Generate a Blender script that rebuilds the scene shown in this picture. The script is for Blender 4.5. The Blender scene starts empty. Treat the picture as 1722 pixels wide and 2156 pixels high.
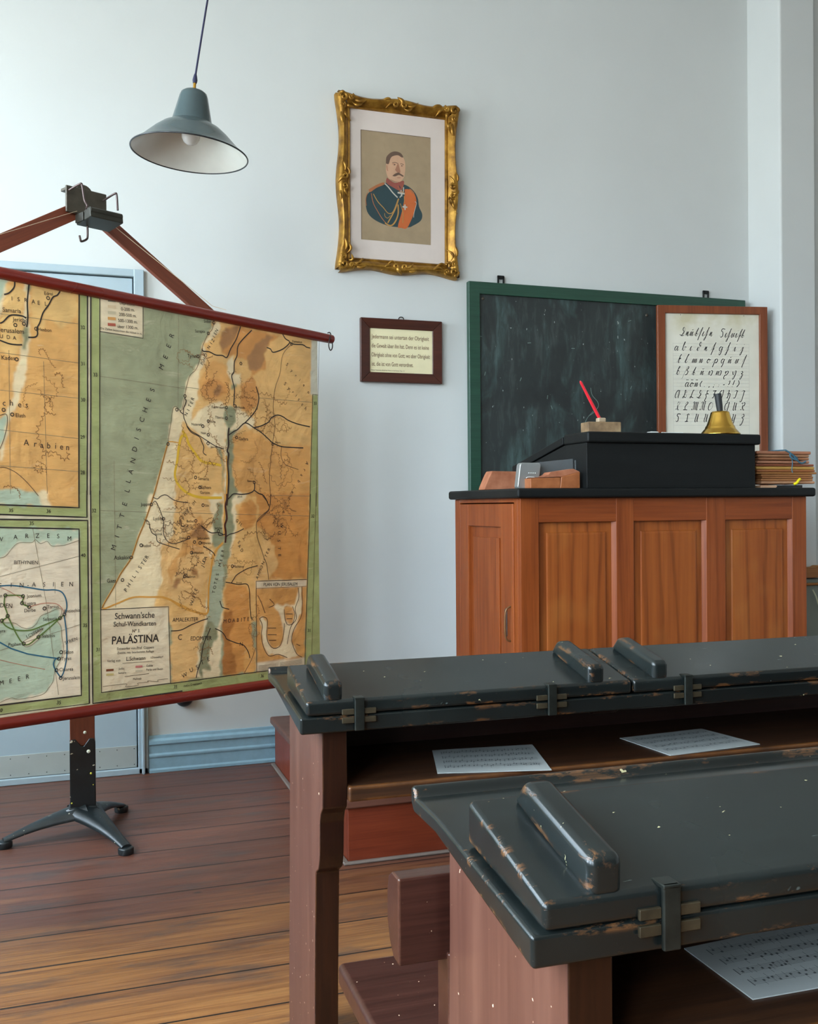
import bpy, bmesh, math, random
import numpy as np
from mathutils import Vector, Matrix
from mathutils.geometry import tessellate_polygon
random.seed(7)
scn = bpy.context.scene
COL = scn.collection
PI = math.pi

# ------------------------------------------------------------------ camera
cam_d = bpy.data.cameras.new('camera')
cam_d.sensor_fit = 'HORIZONTAL'; cam_d.sensor_width = 36.0
cam_d.lens = 2085.14 / 1722 * 36.0
cam_d.clip_start = 0.02
cam = bpy.data.objects.new('camera', cam_d); COL.objects.link(cam)
yw, pt, rl = .32767, -.0061418, -.0080938
fw = Vector((math.sin(yw)*math.cos(pt), math.cos(yw)*math.cos(pt), math.sin(pt)))
rt = Vector((math.cos(yw), -math.sin(yw), 0)); up = rt.cross(fw)
r2 = rt*math.cos(rl) + up*math.sin(rl); u2 = up*math.cos(rl) - rt*math.sin(rl)
R3 = Matrix((r2, u2, -fw)).transposed()
cam.matrix_world = Matrix.Translation((0, 0, 1.1)) @ R3.to_4x4()
scn.camera = cam

# ------------------------------------------------------------------ exposure, world, daylight
scn.view_settings.view_transform = 'Standard'
scn.view_settings.look = 'None'
scn.view_settings.gamma = 1.0
scn.view_settings.use_curve_mapping = False
scn.view_settings.exposure = 1.15
w = bpy.data.worlds.new('sky'); scn.world = w; w.use_nodes = True
bg = w.node_tree.nodes['Background']
_nt = w.node_tree; _g = _nt.nodes.new('ShaderNodeTexCoord'); _s = _nt.nodes.new('ShaderNodeSeparateXYZ'); _r = _nt.nodes.new('ShaderNodeValToRGB')
_nt.links.new(_g.outputs['Generated'], _s.inputs[0]); _nt.links.new(_s.outputs[2], _r.inputs[0]); _nt.links.new(_r.outputs[0], bg.inputs[0])
_r.color_ramp.elements[0].position = 0.0; _r.color_ramp.elements[0].color = (.30, .30, .27, 1)     # street and housefronts
_r.color_ramp.elements[1].position = .12; _r.color_ramp.elements[1].color = (.50, .74, 1, 1)       # open sky
bg.inputs[1].default_value = 5.5

def area(name, loc, rot, sx, sy, power, col=(.82, .93, 1)):
    l = bpy.data.lights.new(name, 'AREA'); l.shape = 'RECTANGLE'; l.size = sx; l.size_y = sy
    l.energy = power; l.color = col
    o = bpy.data.objects.new(name, l); COL.objects.link(o); o.location = loc; o.rotation_euler = rot
    return o
LX = -1.75                       # inside face of the window wall
# one daylight source outside each of the four windows of the left wall
WIN = [(2.75, 3.85), (.9, 2.1), (-.8, .4), (-2.5, -1.3)]
WZ0, WZ1 = .95, 3.15
for i, (a, b) in enumerate(WIN):
    area('daylight', (LX-.36, (a+b)/2, (WZ0+WZ1)/2), (0, -PI/2+math.radians(20), 0), WZ1-WZ0, b-a, (54, 88, 66, 102)[i])

# ------------------------------------------------------------------ mesh helpers
def V(*a): return Vector(a)

def bx(bm, lo, hi, bev=.0, seg=2, mi=0, M=None, smooth=False):
    """axis box lo..hi with rounded edges"""
    b2 = bmesh.new()
    bmesh.ops.create_cube(b2, size=1.0)
    s = [hi[i]-lo[i] for i in range(3)]; c = [(hi[i]+lo[i])/2 for i in range(3)]
    for v in b2.verts: v.co = Vector([v.co[i]*s[i]+c[i] for i in range(3)])
    fin(b2, bm, bev, seg, mi, M)

def fin(b2, bm, bev, seg, mi, M):
    bmesh.ops.recalc_face_normals(b2, faces=b2.faces); b2.normal_update()
    if bev > 0:
        es = [e for e in b2.edges if len(e.link_faces) == 2 and e.calc_face_angle(0) > .35]
        bmesh.ops.bevel(b2, geom=es, offset=bev, segments=seg, profile=.5, affect='EDGES', clamp_overlap=True)
    bmesh.ops.recalc_face_normals(b2, faces=b2.faces)
    if M is not None: bmesh.ops.transform(b2, matrix=M, verts=b2.verts)
    vm = [bm.verts.new(v.co) for v in b2.verts]; b2.verts.index_update()
    for f in b2.faces:
        try:
            g = bm.faces.new([vm[v.index] for v in f.verts]); g.material_index = mi; g.smooth = bev > 0
        except ValueError: pass
    b2.free()

def prism(bm, prof, axis, a, b, bev=0, seg=2, mi=0, M=None):
    """extrude a 2D outline; axis 0: prof=(y,z); 1: prof=(x,z); 2: prof=(x,y)"""
    b2 = bmesh.new()
    def mk(p, t): return {0: (t, p[0], p[1]), 1: (p[0], t, p[1]), 2: (p[0], p[1], t)}[axis]
    A = [b2.verts.new(mk(p, a)) for p in prof]; B = [b2.verts.new(mk(p, b)) for p in prof]
    b2.faces.new(A); b2.faces.new(B[::-1]); n = len(prof)
    for i in range(n): b2.faces.new((A[i], B[i], B[(i+1) % n], A[(i+1) % n]))
    fin(b2, bm, bev, seg, mi, M)

def lathe(bm, prof, n=48, mi=0, M=None, cap=False):
    rings = []
    for r, z in prof:
        rings.append([bm.verts.new((M or Matrix()) @ Vector((r*math.cos(2*PI*i/n), r*math.sin(2*PI*i/n), z))) for i in range(n)])
    for a, b in zip(rings, rings[1:]):
        for i in range(n):
            f = bm.faces.new((a[i], a[(i+1) % n], b[(i+1) % n], b[i])); f.material_index = mi; f.smooth = True
    if cap:
        for r_ in (rings[0][::-1], rings[-1]):
            f = bm.faces.new(r_); f.material_index = mi

def tube(bm, pts, r, n=10, mi=0, caps=True, closed=False):
    pts = [Vector(p) for p in pts]; rings = []
    N = len(pts); rr = r if isinstance(r, (list, tuple)) else [r]*N
    prev = None
    for i, p in enumerate(pts):
        if closed: t = pts[(i+1) % N]-pts[i-1]
        else: t = pts[min(i+1, N-1)]-pts[max(i-1, 0)]
        t.normalize()
        if prev is None:
            x = t.cross(Vector((0, 0, 1)))
            if x.length < .05: x = t.cross(Vector((0, 1, 0)))
        else: x = prev - t*prev.dot(t)
        x.normalize(); prev = x; y = t.cross(x)
        rings.append([bm.verts.new(p + x*(rr[i]*math.cos(2*PI*k/n)) + y*(rr[i]*math.sin(2*PI*k/n))) for k in range(n)])
    prs = list(zip(rings, rings[1:])) + ([(rings[-1], rings[0])] if closed else [])
    for a, b in prs:
        for k in range(n):
            f = bm.faces.new((a[k], a[(k+1) % n], b[(k+1) % n], b[k])); f.smooth = True; f.material_index = mi
    if caps and not closed:
        for g in (rings[0][::-1], rings[-1]):
            f = bm.faces.new(g); f.material_index = mi

def smooth_path(pts, k=6):
    """Catmull-Rom through 2D or 3D points"""
    P = [Vector(p) for p in pts]; out = []
    for i in range(len(P)-1):
        p0, p1, p2, p3 = P[max(i-1, 0)], P[i], P[i+1], P[min(i+2, len(P)-1)]
        for j in range(k):
            t = j/k
            out.append(.5*((2*p1)+(p2-p0)*t+(2*p0-5*p1+4*p2-p3)*t*t+(3*p1-p0-3*p2+p3)*t**3))
    out.append(P[-1]); return out

def rrect(w, h, r, n=5):
    o = []
    for cx, cy, a0 in ((w/2-r, h/2-r, 0), (-w/2+r, h/2-r, 90), (-w/2+r, -h/2+r, 180), (w/2-r, -h/2+r, 270)):
        for k in range(n+1):
            a = math.radians(a0+90*k/n); o.append((cx+r*math.cos(a), cy+r*math.sin(a)))
    return o

def obj(name, bm, mats, parent=None, loc=None, rot=None):
    me = bpy.data.meshes.new(name); bm.to_mesh(me); bm.free()
    for m in (mats if isinstance(mats, (list, tuple)) else [mats]): me.materials.append(m)
    o = bpy.data.objects.new(name, me); COL.objects.link(o)
    if parent: o.parent = parent
    if loc: o.location = loc
    if rot: o.rotation_euler = rot
    if any(p.use_smooth for p in me.polygons):
        me.set_sharp_from_angle(angle=math.radians(62))
        wn = o.modifiers.new('normals', 'WEIGHTED_NORMAL'); wn.keep_sharp = True; wn.weight = 100
    return o

def thing(name, label, cat, loc=(0, 0, 0), rotz=0, group=None):
    o = bpy.data.objects.new(name, None); COL.objects.link(o); o.empty_display_size = .05
    o.location = loc; o.rotation_euler = (0, 0, rotz)
    return tag(o, label, cat, group)

def tag(o, label, cat, group=None):
    o['label'] = label; o['category'] = cat
    if group: o['group'] = group
    return o

def struct(o):
    o['kind'] = 'structure'; return o

class Print:
    """flat printed sheet in local x/z: layers of outlines, ribbons, writing, as one mesh"""
    def __init__(s): s.v = []; s.f = []; s.m = []; s.mats = []; s.lay = 0.0
    def mi(s, mat):
        if mat not in s.mats: s.mats.append(mat)
        return s.mats.index(mat)
    def add(s, vs, fs, mat, d):
        b = len(s.v); s.v += [(x, -d, z) for x, z in vs]; k = s.mi(mat)
        for f in fs: s.f.append([b+i for i in f]); s.m.append(k)
    def poly(s, pts, mat, d):
        t = tessellate_polygon([[Vector((x, z, 0)) for x, z in pts]])
        s.add(pts, [list(f) for f in t], mat, d)
    def ribbon(s, pts, w, mat, d, sm=True):
        if sm and len(pts) > 2 and max(math.dist(a, b) for a, b in zip(pts, pts[1:])) < .13: pts = [tuple(p) for p in smooth_path([(x, z, 0) for x, z in pts], 5)]
        P = [Vector((p[0], p[1])) for p in pts]; vs = []
        for i, p in enumerate(P):
            t = P[min(i+1, len(P)-1)]-P[max(i-1, 0)]
            if t.length < 1e-9: t = Vector((1, 0))
            t.normalize(); n = Vector((-t.y, t.x))*w/2
            vs += [tuple(p+n), tuple(p-n)]
        s.add(vs, [[2*i, 2*i+1, 2*i+3, 2*i+2] for i in range(len(P)-1)], mat, d)
    def disc(s, x, z, r, mat, d, n=14, r0=0):
        vs = [(x+r*math.cos(2*PI*k/n), z+r*math.sin(2*PI*k/n)) for k in range(n)]
        if r0:
            vs += [(x+r0*math.cos(2*PI*k/n), z+r0*math.sin(2*PI*k/n)) for k in range(n)]
            s.add(vs, [[k, (k+1) % n, n+(k+1) % n, n+k] for k in range(n)], mat, d)
        else: s.add(vs, [list(range(n))], mat, d)
    cache = {}
    def text(s, txt, x, z, h, ang, mat, d, bold=0, xs=1.0, align='C'):
        key = (txt, bold)
        if key not in Print.cache:
            cu = bpy.data.curves.new('t', 'FONT'); cu.body = txt; cu.size = 1; cu.resolution_u = 3
            cu.fill_mode = 'FRONT'; cu.offset = .006*bold
            o = bpy.data.objects.new('t', cu); me = o.to_mesh()
            Print.cache[key] = ([(v.co.x, v.co.y) for v in me.vertices], [list(p.vertices) for p in me.polygons])
            o.to_mesh_clear(); bpy.data.objects.remove(o); bpy.data.curves.remove(cu)
        vs, fs = Print.cache[key]
        if not vs: return
        k = h/.70; x0 = min(v[0] for v in vs); x1 = max(v[0] for v in vs)
        ox = {'C': (x0+x1)/2, 'L': x0, 'R': x1}[align]; oy = .35
        ca, sa = math.cos(ang), math.sin(ang)
        s.add([(x+((a-ox)*xs*ca-(b-oy)*sa)*k, z+((a-ox)*xs*sa+(b-oy)*ca)*k) for a, b in vs], fs, mat, d)
    def build(s, name, parent=None, loc=None, rot=None):
        me = bpy.data.meshes.new(name); me.from_pydata(s.v, [], s.f)
        for m in s.mats: me.materials.append(m)
        me.polygons.foreach_set('material_index', s.m); me.update()
        o = bpy.data.objects.new(name, me); COL.objects.link(o)
        if parent: o.parent = parent
        if loc: o.location = loc
        if rot: o.rotation_euler = rot
        return o

# ------------------------------------------------------------------ materials
def lin(c):
    c = [x/255 for x in c]
    return tuple((x/12.92 if x <= .04045 else ((x+.055)/1.055)**2.4) for x in c)+(1,)

class NT:
    def __init__(s, name):
        s.m = bpy.data.materials.new(name); s.m.use_nodes = True; s.t = s.m.node_tree
        s.n = s.t.nodes; s.p = s.n['Principled BSDF']; s.co = s.n.new('ShaderNodeTexCoord')
    def link(s, a, b): s.t.links.new(a, b)
    def mp(s, sc=(1, 1, 1), coord='Object', loc=(0, 0, 0)):
        m = s.n.new('ShaderNodeMapping'); s.link(s.co.outputs[coord], m.inputs[0]); m.inputs['Scale'].default_value = sc
        m.inputs['Location'].default_value = loc
        return m.outputs[0]
    def noise(s, vec, scale, det=4, rough=.55, dist=0):
        n = s.n.new('ShaderNodeTexNoise'); s.link(vec, n.inputs['Vector']); n.inputs['Scale'].default_value = scale
        n.inputs['Detail'].default_value = det; n.inputs['Roughness'].default_value = rough; n.inputs['Distortion'].default_value = dist
        return n.outputs[0]
    def ramp(s, f, stops):
        r = s.n.new('ShaderNodeValToRGB'); s.link(f, r.inputs[0]); e = r.color_ramp.elements
        while len(e) < len(stops): e.new(.5)
        for k, (p, c) in enumerate(stops):
            e[k].position = p; e[k].color = c if len(c) == 4 else tuple(c)+(1,)
        return r.outputs[0]
    def step(s, f, a, b): return s.ramp(f, [(a, (0, 0, 0, 1)), (b, (1, 1, 1, 1))])
    def mix(s, f, a, b, mode='MIX'):
        m = s.n.new('ShaderNodeMix'); m.data_type = 'RGBA'; m.blend_type = mode
        for k, x in ((0, f), (6, a), (7, b)):
            if isinstance(x, (int, float)): m.inputs[k].default_value = x
            elif isinstance(x, tuple): m.inputs[k].default_value = x
            else: s.link(x, m.inputs[k])
        return m.outputs[2]
    def math(s, op, a, b=None, c=None):
        m = s.n.new('ShaderNodeMath'); m.operation = op
        for k, x in enumerate((a, b, c)):
            if x is None: continue
            if isinstance(x, (int, float)): m.inputs[k].default_value = x
            else: s.link(x, m.inputs[k])
        return m.outputs[0]
    def bump(s, h, st, dist=.01):
        b = s.n.new('ShaderNodeBump'); s.link(h, b.inputs['Height']); b.inputs['Strength'].default_value = st
        b.inputs['Distance'].default_value = dist; s.link(b.outputs[0], s.p.inputs['Normal'])
    def col(s, c):
        if isinstance(c, tuple): s.p.inputs['Base Color'].default_value = c
        else: s.link(c, s.p.inputs['Base Color'])
    def edge(s, r=.004, thr=(.02, .10)):
        """mask of convex and concave edges"""
        b = s.n.new('ShaderNodeBevel'); b.samples = 4; b.inputs[0].default_value = r
        g = s.n.new('ShaderNodeNewGeometry')
        d = s.n.new('ShaderNodeVectorMath'); d.operation = 'DOT_PRODUCT'
        s.link(b.outputs[0], d.inputs[0]); s.link(g.outputs['Normal'], d.inputs[1])
        return s.ramp(s.math('SUBTRACT', 1.0, d.outputs['Value']), [(thr[0], (0, 0, 0, 1)), (thr[1], (1, 1, 1, 1))])

def flat(name, c, rough=.6, metal=0, spec=.5, var=.12, scale=14, bump=0):
    t = NT(name); c = lin(c); n = t.noise(t.mp(), scale, 4)
    d = tuple(x*(1-var) for x in c[:3])+(1,); b = tuple(min(1, x*(1+var)) for x in c[:3])+(1,)
    t.col(t.ramp(n, [(.3, d), (.7, b)])); t.p.inputs['Roughness'].default_value = rough
    t.p.inputs['Metallic'].default_value = metal; t.p.inputs['Specular IOR Level'].default_value = spec
    if bump: t.bump(n, bump)
    return t.m

def wood(name, dark, mid, light, axis=0, sc=1.0, rough=.45, chip=None, chipamt=.0, edge=None, bump=.15, spec=.5, blot=.5, sc2=1.0, speck=0):
    """painted or varnished timber; grain runs along the given local axis"""
    t = NT(name); s = [22*sc]*3; s[axis] = 1.3*sc
    g = t.noise(t.mp(tuple(s)), 1.6, 6, .62, .6)
    fine = [120*sc]*3; fine[axis] = 3*sc
    g2 = t.noise(t.mp(tuple(fine)), 1.5, 3, .6)
    c = t.ramp(g, [(.28, lin(dark)), (.5, lin(mid)), (.74, lin(light))])
    b = t.noise(t.mp(), 2.3*sc2, 3, .5)
    c = t.mix(t.math('MULTIPLY', t.step(b, .35, .7), blot), c, lin(mid))
    c = t.mix(.35*(1-.5*(blot > .85)), c, t.ramp(g2, [(.3, lin(dark)), (.7, lin(light))]))
    h = g
    if chip:
        s3 = [30]*3; s3[axis] = 6
        n = t.noise(t.mp(tuple(s3)), 1.4, 5, .7)
        if edge:
            e = t.math('MULTIPLY', t.edge(edge, (.01, .08)), t.step(t.noise(t.mp((9, 9, 9)), 1, 4, .6), .40, .62))
            k = t.math('MAXIMUM', t.step(n, .80-chipamt, .83-chipamt), e)
        else: k = t.step(n, .80-chipamt, .83-chipamt)
        c = t.mix(k, c, lin(chip)); h = t.math('SUBTRACT', g, t.math('MULTIPLY', k, .8))
    if speck:
        sp = t.noise(t.mp((1, 1, 1)), 95, 2, .5); k2 = t.step(sp, speck, speck+.02); c = t.mix(k2, c, lin((228, 190, 160)))
    t.col(c); t.p.inputs['Specular IOR Level'].default_value = spec
    r = t.ramp(b, [(.3, (rough*.8,)*3), (.7, (min(1, rough*1.25),)*3)]); t.link(r, t.p.inputs['Roughness'])
    t.bump(h, bump, .004); return t.m

M_wall = flat('wall_paint', (198, 201, 199), .85, var=.02, scale=2.2)
M_ceil = flat('ceiling_paint', (196, 194, 186), .9, var=.02)
M_wains = flat('wainscot_paint', (122, 128, 118), .6, var=.06, scale=5)
M_door = flat('door_paint', (158, 174, 182), .5, var=.04, scale=4)
M_kick = flat('kick_plate_metal', (172, 178, 174), .5, .2, var=.05, scale=9)
M_base = flat('baseboard_paint', (136, 168, 182), .4, var=.08, scale=30)
M_oak = wood('ledge_wood', (120, 72, 20), (150, 92, 28), (170, 110, 40), 0)
M_screw = flat('screw_metal', (70, 72, 70), .4, .6)
M_winframe = flat('window_paint', (215, 215, 205), .45, var=.03)

def floor_mat():
    t = NT('floor_boards'); P = .183
    sx = t.n.new('ShaderNodeSeparateXYZ'); t.link(t.co.outputs['Object'], sx.inputs[0])
    yy = t.math('ADD', t.math('DIVIDE', sx.outputs[1], P), 20.17)
    idx = t.math('FLOOR', yy); fr = t.math('FRACT', yy)
    wn = t.n.new('ShaderNodeTexWhiteNoise'); wn.noise_dimensions = '1D'; t.link(idx, wn.inputs['W'])
    off = t.n.new('ShaderNodeCombineXYZ'); t.link(t.math('MULTIPLY', wn.outputs['Value'], 40), off.inputs[0]); t.link(t.math('MULTIPLY', idx, 3.7), off.inputs[2])
    va = t.n.new('ShaderNodeVectorMath'); va.operation = 'ADD'; t.link(t.mp((1.6, 30, 1)), va.inputs[0]); t.link(off.outputs[0], va.inputs[1])
    g = t.noise(va.outputs[0], 1.3, 7, .62, .9)
    vb = t.n.new('ShaderNodeVectorMath'); vb.operation = 'ADD'; t.link(t.mp((3, 150, 1)), vb.inputs[0]); t.link(off.outputs[0], vb.inputs[1])
    g2 = t.noise(vb.outputs[0], 1.2, 4, .65)
    worn_lit = t.mix(.45, t.ramp(g, [(.25, lin((72, 40, 22))), (.42, lin((122, 74, 42))), (.6, lin((154, 102, 56))), (.8, lin((172, 124, 74)))]),
                 t.ramp(g2, [(.3, lin((84, 46, 26))), (.7, lin((176, 126, 74)))]))
    oldp_dim = t.mix(.4, t.ramp(g, [(.3, lin((72, 42, 34))), (.55, lin((100, 60, 46))), (.8, lin((122, 78, 58)))]), t.ramp(g2, [(.35, lin((70, 42, 34))), (.7, lin((118, 76, 58)))]))
    # paint kept at the back, wear in front; partly painted-in light and reflection
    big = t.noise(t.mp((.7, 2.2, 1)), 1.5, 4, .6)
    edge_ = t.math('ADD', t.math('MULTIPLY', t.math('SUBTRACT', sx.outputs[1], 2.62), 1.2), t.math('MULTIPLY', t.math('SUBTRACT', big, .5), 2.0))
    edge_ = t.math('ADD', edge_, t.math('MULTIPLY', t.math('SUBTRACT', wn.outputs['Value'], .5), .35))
    c = t.mix(t.step(t.math('ADD', edge_, .5), .12, .88), worn_lit, oldp_dim)
    st = t.step(t.noise(t.mp((2.2, 9, 1), loc=(3, 1, 0)), 1.2, 5, .6), .54, .66)
    c = t.mix(t.math('MULTIPLY', st, .7), c, lin((70, 58, 54)))
    kn = t.n.new('ShaderNodeTexVoronoi'); t.link(t.mp((2.6, 5.4, 1)), kn.inputs['Vector']); kn.inputs['Scale'].default_value = 1.0
    c = t.mix(t.math('SUBTRACT', 1, t.step(kn.outputs[0], .02, .045)), c, lin((48, 34, 28)))
    gap = t.math('ADD', t.math('LESS_THAN', fr, .018), t.math('GREATER_THAN', fr, .985))
    c = t.mix(gap, c, lin((26, 20, 18)))
    t.col(c); t.link(t.ramp(g, [(.3, (.34,)*3), (.8, (.55,)*3)]), t.p.inputs['Roughness'])
    t.bump(t.math('SUBTRACT', t.math('MULTIPLY', g2, .25), gap), .5, .004)
    return t.m
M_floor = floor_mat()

# ------------------------------------------------------------------ the room
WY = 4.252; PX = 3.295; PY = 4.008; RX = 5.2; BY = -3.2; CZ = 3.78
def slab_obj(name, boxes, mat, bev=0):
    bm = bmesh.new()
    for lo, hi in boxes: bx(bm, lo, hi, bev)
    return struct(obj(name, bm, mat))
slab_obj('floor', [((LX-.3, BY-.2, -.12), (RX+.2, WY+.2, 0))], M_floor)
slab_obj('ceiling', [((LX-.3, BY-.2, CZ), (RX+.2, WY+.2, CZ+.12))], M_ceil)
DX0, DX1, DZ = -.72, .245, 2.055
# back wall with the door opening and the projecting pier
slab_obj('wall_back', [((LX-.3, WY, 0), (DX0-.01, WY+.2, CZ)), ((DX1+.01, WY, 0), (RX+.2, WY+.2, CZ)), ((DX0-.01, WY, DZ+.01), (DX1+.01, WY+.2, CZ)),
                       ((DX0-.05, WY+.2, 0), (DX1+.05, WY+.24, DZ+.1))], M_wall)
slab_obj('wall_pier', [((PX, PY, 0), (3.507, WY+.02, CZ))], M_wall, .012)
slab_obj('wall_right', [((RX, BY-.2, 0), (RX+.2, WY+.2, CZ)), ((3.507, PY+.07, 0), (RX+.05, WY+.02, CZ))], M_wall)
M_wallf = flat('dark_unseen_wall', (92, 76, 62), .7)  # unseen wall behind the camera, coloured dark to dim reflections on desk fronts
slab_obj('wall_front', [((LX-.3, BY-.2, 0), (RX+.2, BY, CZ))], M_wallf)
lw = [((LX-.3, BY-.2, 0), (LX, WY+.2, WZ0)), ((LX-.3, BY-.2, WZ1), (LX, WY+.2, CZ))]
ys = [BY-.2]+[q for p in sorted(WIN) for q in p]+[WY+.2]
for a, b in zip(ys[0::2], ys[1::2]): lw.append(((LX-.3, a, WZ0), (LX, b, WZ1)))
slab_obj('wall_left', lw, M_wall)
tg = NT('window_glass'); tr = tg.n.new('ShaderNodeBsdfTransparent'); gl = tg.n.new('ShaderNodeBsdfGlossy'); gl.inputs['Roughness'].default_value = .02
mx = tg.n.new('ShaderNodeMixShader'); mx.inputs[0].default_value = .05; tg.link(tr.outputs[0], mx.inputs[1]); tg.link(gl.outputs[0], mx.inputs[2])
tg.link(mx.outputs[0], tg.n['Material Output'].inputs[0]); M_glass = tg.m
for i, (a, b) in enumerate(WIN):
    bm = bmesh.new(); xo, xi = LX-.22, LX-.16
    for lo, hi in (((xo, a, WZ0), (xi, a+.07, WZ1)), ((xo, b-.07, WZ0), (xi, b, WZ1)), ((xo, a, WZ0), (xi, b, WZ0+.08)), ((xo, a, WZ1-.07), (xi, b, WZ1)),
                   ((xo, (a+b)/2-.04, WZ0), (xi, (a+b)/2+.04, WZ1)), ((xo, a, 2.42), (xi, b, 2.50)), ((xo+.01, a, 1.72), (xi-.01, b, 1.75))): bx(bm, lo, hi, .006)
    wo = struct(obj('window_%d' % (i+1), bm, M_winframe))
    bm = bmesh.new(); bx(bm, (xo+.028, a+.05, WZ0+.05), (xo+.032, b-.05, WZ1-.05)); obj('pane', bm, M_glass, wo)
    bm = bmesh.new(); bx(bm, (LX-.2, a-.03, WZ0-.03), (LX+.05, b+.03, WZ0), .008); obj('window_sill', bm, M_winframe, wo)
# door, its frame, kick plate
bm = bmesh.new(); bx(bm, (DX0, WY-.006, .03), (DX1, WY+.04, DZ-.005), .004)
door = struct(obj('door_1', bm, M_door))
bm = bmesh.new(); bx(bm, (DX0+.01, WY-.010, .028), (DX1-.002, WY-.0062, .118), .001); kp = obj('kick_plate', bm, M_kick, door)
bm = bmesh.new()
for zz in (.04, .105):
    for k in range(14):
        bmesh.ops.create_uvsphere(bm, u_segments=8, v_segments=5, radius=.0022, matrix=Matrix.Translation((DX1-.012-k*.068, WY-.0105, zz)))
obj('screw', bm, M_screw, kp)['kind'] = 'stuff'
bm = bmesh.new(); tube(bm, [(DX0+.07, WY-.01, 1.02), (DX0+.07, WY-.055, 1.02), (DX0+.19, WY-.055, 1.02)], .009); bx(bm, (DX0+.05, WY-.012, .93), (DX0+.09, WY-.007, 1.09), .002); obj('door_handle', bm, M_screw, door)
bm = bmesh.new()
bx(bm, (DX1+.004, WY-.022, 0), (DX1+.045, WY+.03, DZ+.03), .004); bx(bm, (DX0-.045, WY-.022, 0), (DX0-.004, WY+.03, DZ+.03), .004)
bx(bm, (DX0-.045, WY-.018, DZ+.0), (DX1+.045, WY+.03, DZ+.03), .004); bx(bm, (DX0-.045, WY-.022, 0), (DX1+.045, WY+.0, .026), .004)
bx(bm, (DX1+.018, WY-.034, .0), (DX1+.030, WY-.02, DZ-.12), .003)
struct(obj('trim_1', bm, M_door))
# baseboards: stepped moulding
def baseboard(name, x0, x1, y, h=.152):
    bm = bmesh.new()
    pr = [(y, 0), (y-.028, 0), (y-.028, .012), (y-.022, .018), (y-.022, .060), (y-.026, .066), (y-.026, .074), (y-.020, .080), (y-.020, .112), (y-.026, .118), (y-.024, .132), (y-.014, .140), (y-.012, h), (y, h)]
    prism(bm, pr, 0, x0, x1, .0015, 1); return struct(obj(name, bm, M_base))
baseboard('baseboard_back', DX1+.046, PX, WY)
baseboard('baseboard_left', LX, DX0-.046, WY)
# right of the pier front: brown ledge, grey-green dado and a thin cable
bm = bmesh.new(); prism(bm, [(3.507, .79), (3.47, .79), (3.455, .783), (3.30, .783), (3.30, .731), (3.507, .731)], 1, PY-.05, PY+.001, .004); struct(obj('trim_2', bm, M_oak))
bm = bmesh.new(); bx(bm, (3.27, PY-.03, 0), (3.507, PY+.001, .725), .004); struct(obj('trim_3', bm, M_wains))
bm = bmesh.new(); tube(bm, [(3.31, PY-.036, .700), (3.505, PY-.036, .699)], .007, 8); struct(obj('trim_4', bm, M_oak))
M_cable = flat('cable_plastic', (190, 190, 160), .5)
bm = bmesh.new(); tube(bm, smooth_path([(3.44, PY-.04, .672), (3.455, PY-.045, .64), (3.475, PY-.045, .59), (3.502, PY-.045, .55), (3.54, PY-.045, .53)], 6), .0035, 8)
tag(obj('cable', bm, M_cable), 'thin pale cable sagging in front of the grey-green dado right of the cupboard desk', 'cable')
# platform under the teacher's desk
M_plat = wood('platform_paint', (84, 30, 16), (108, 42, 22), (128, 56, 30), 0, rough=.42, blot=.7)
M_platt = wood('platform_board', (70, 42, 34), (92, 56, 44), (112, 72, 56), 0, rough=.45)
pl = thing('platform', 'low red-brown wooden platform carrying the panelled teacher desk', 'platform', (.794, 2.94, 0), -.012)
bm = bmesh.new(); bx(bm, (.0, .0, 0), (2.48, .02, .172), .002); bx(bm, (0, .02, 0), (.02, 1.24, .172), .002); bx(bm, (2.46, .02, 0), (2.48, 1.24, .172), .002); obj('riser', bm, M_plat, pl)
bm = bmesh.new(); bx(bm, (-.016, -.016, .172), (2.49, 1.27, .202), .008, 3); obj('platform_top', bm, M_platt, pl)
bm = bmesh.new(); bx(bm, (-.018, -.016, 0), (2.48, .0, .010), .004); bx(bm, (-.018, -.001, 0), (.0, 1.24, .010), .004); obj('base_strip', bm, flat('grey_strip_paint', (112, 100, 92), .5), pl)

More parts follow.
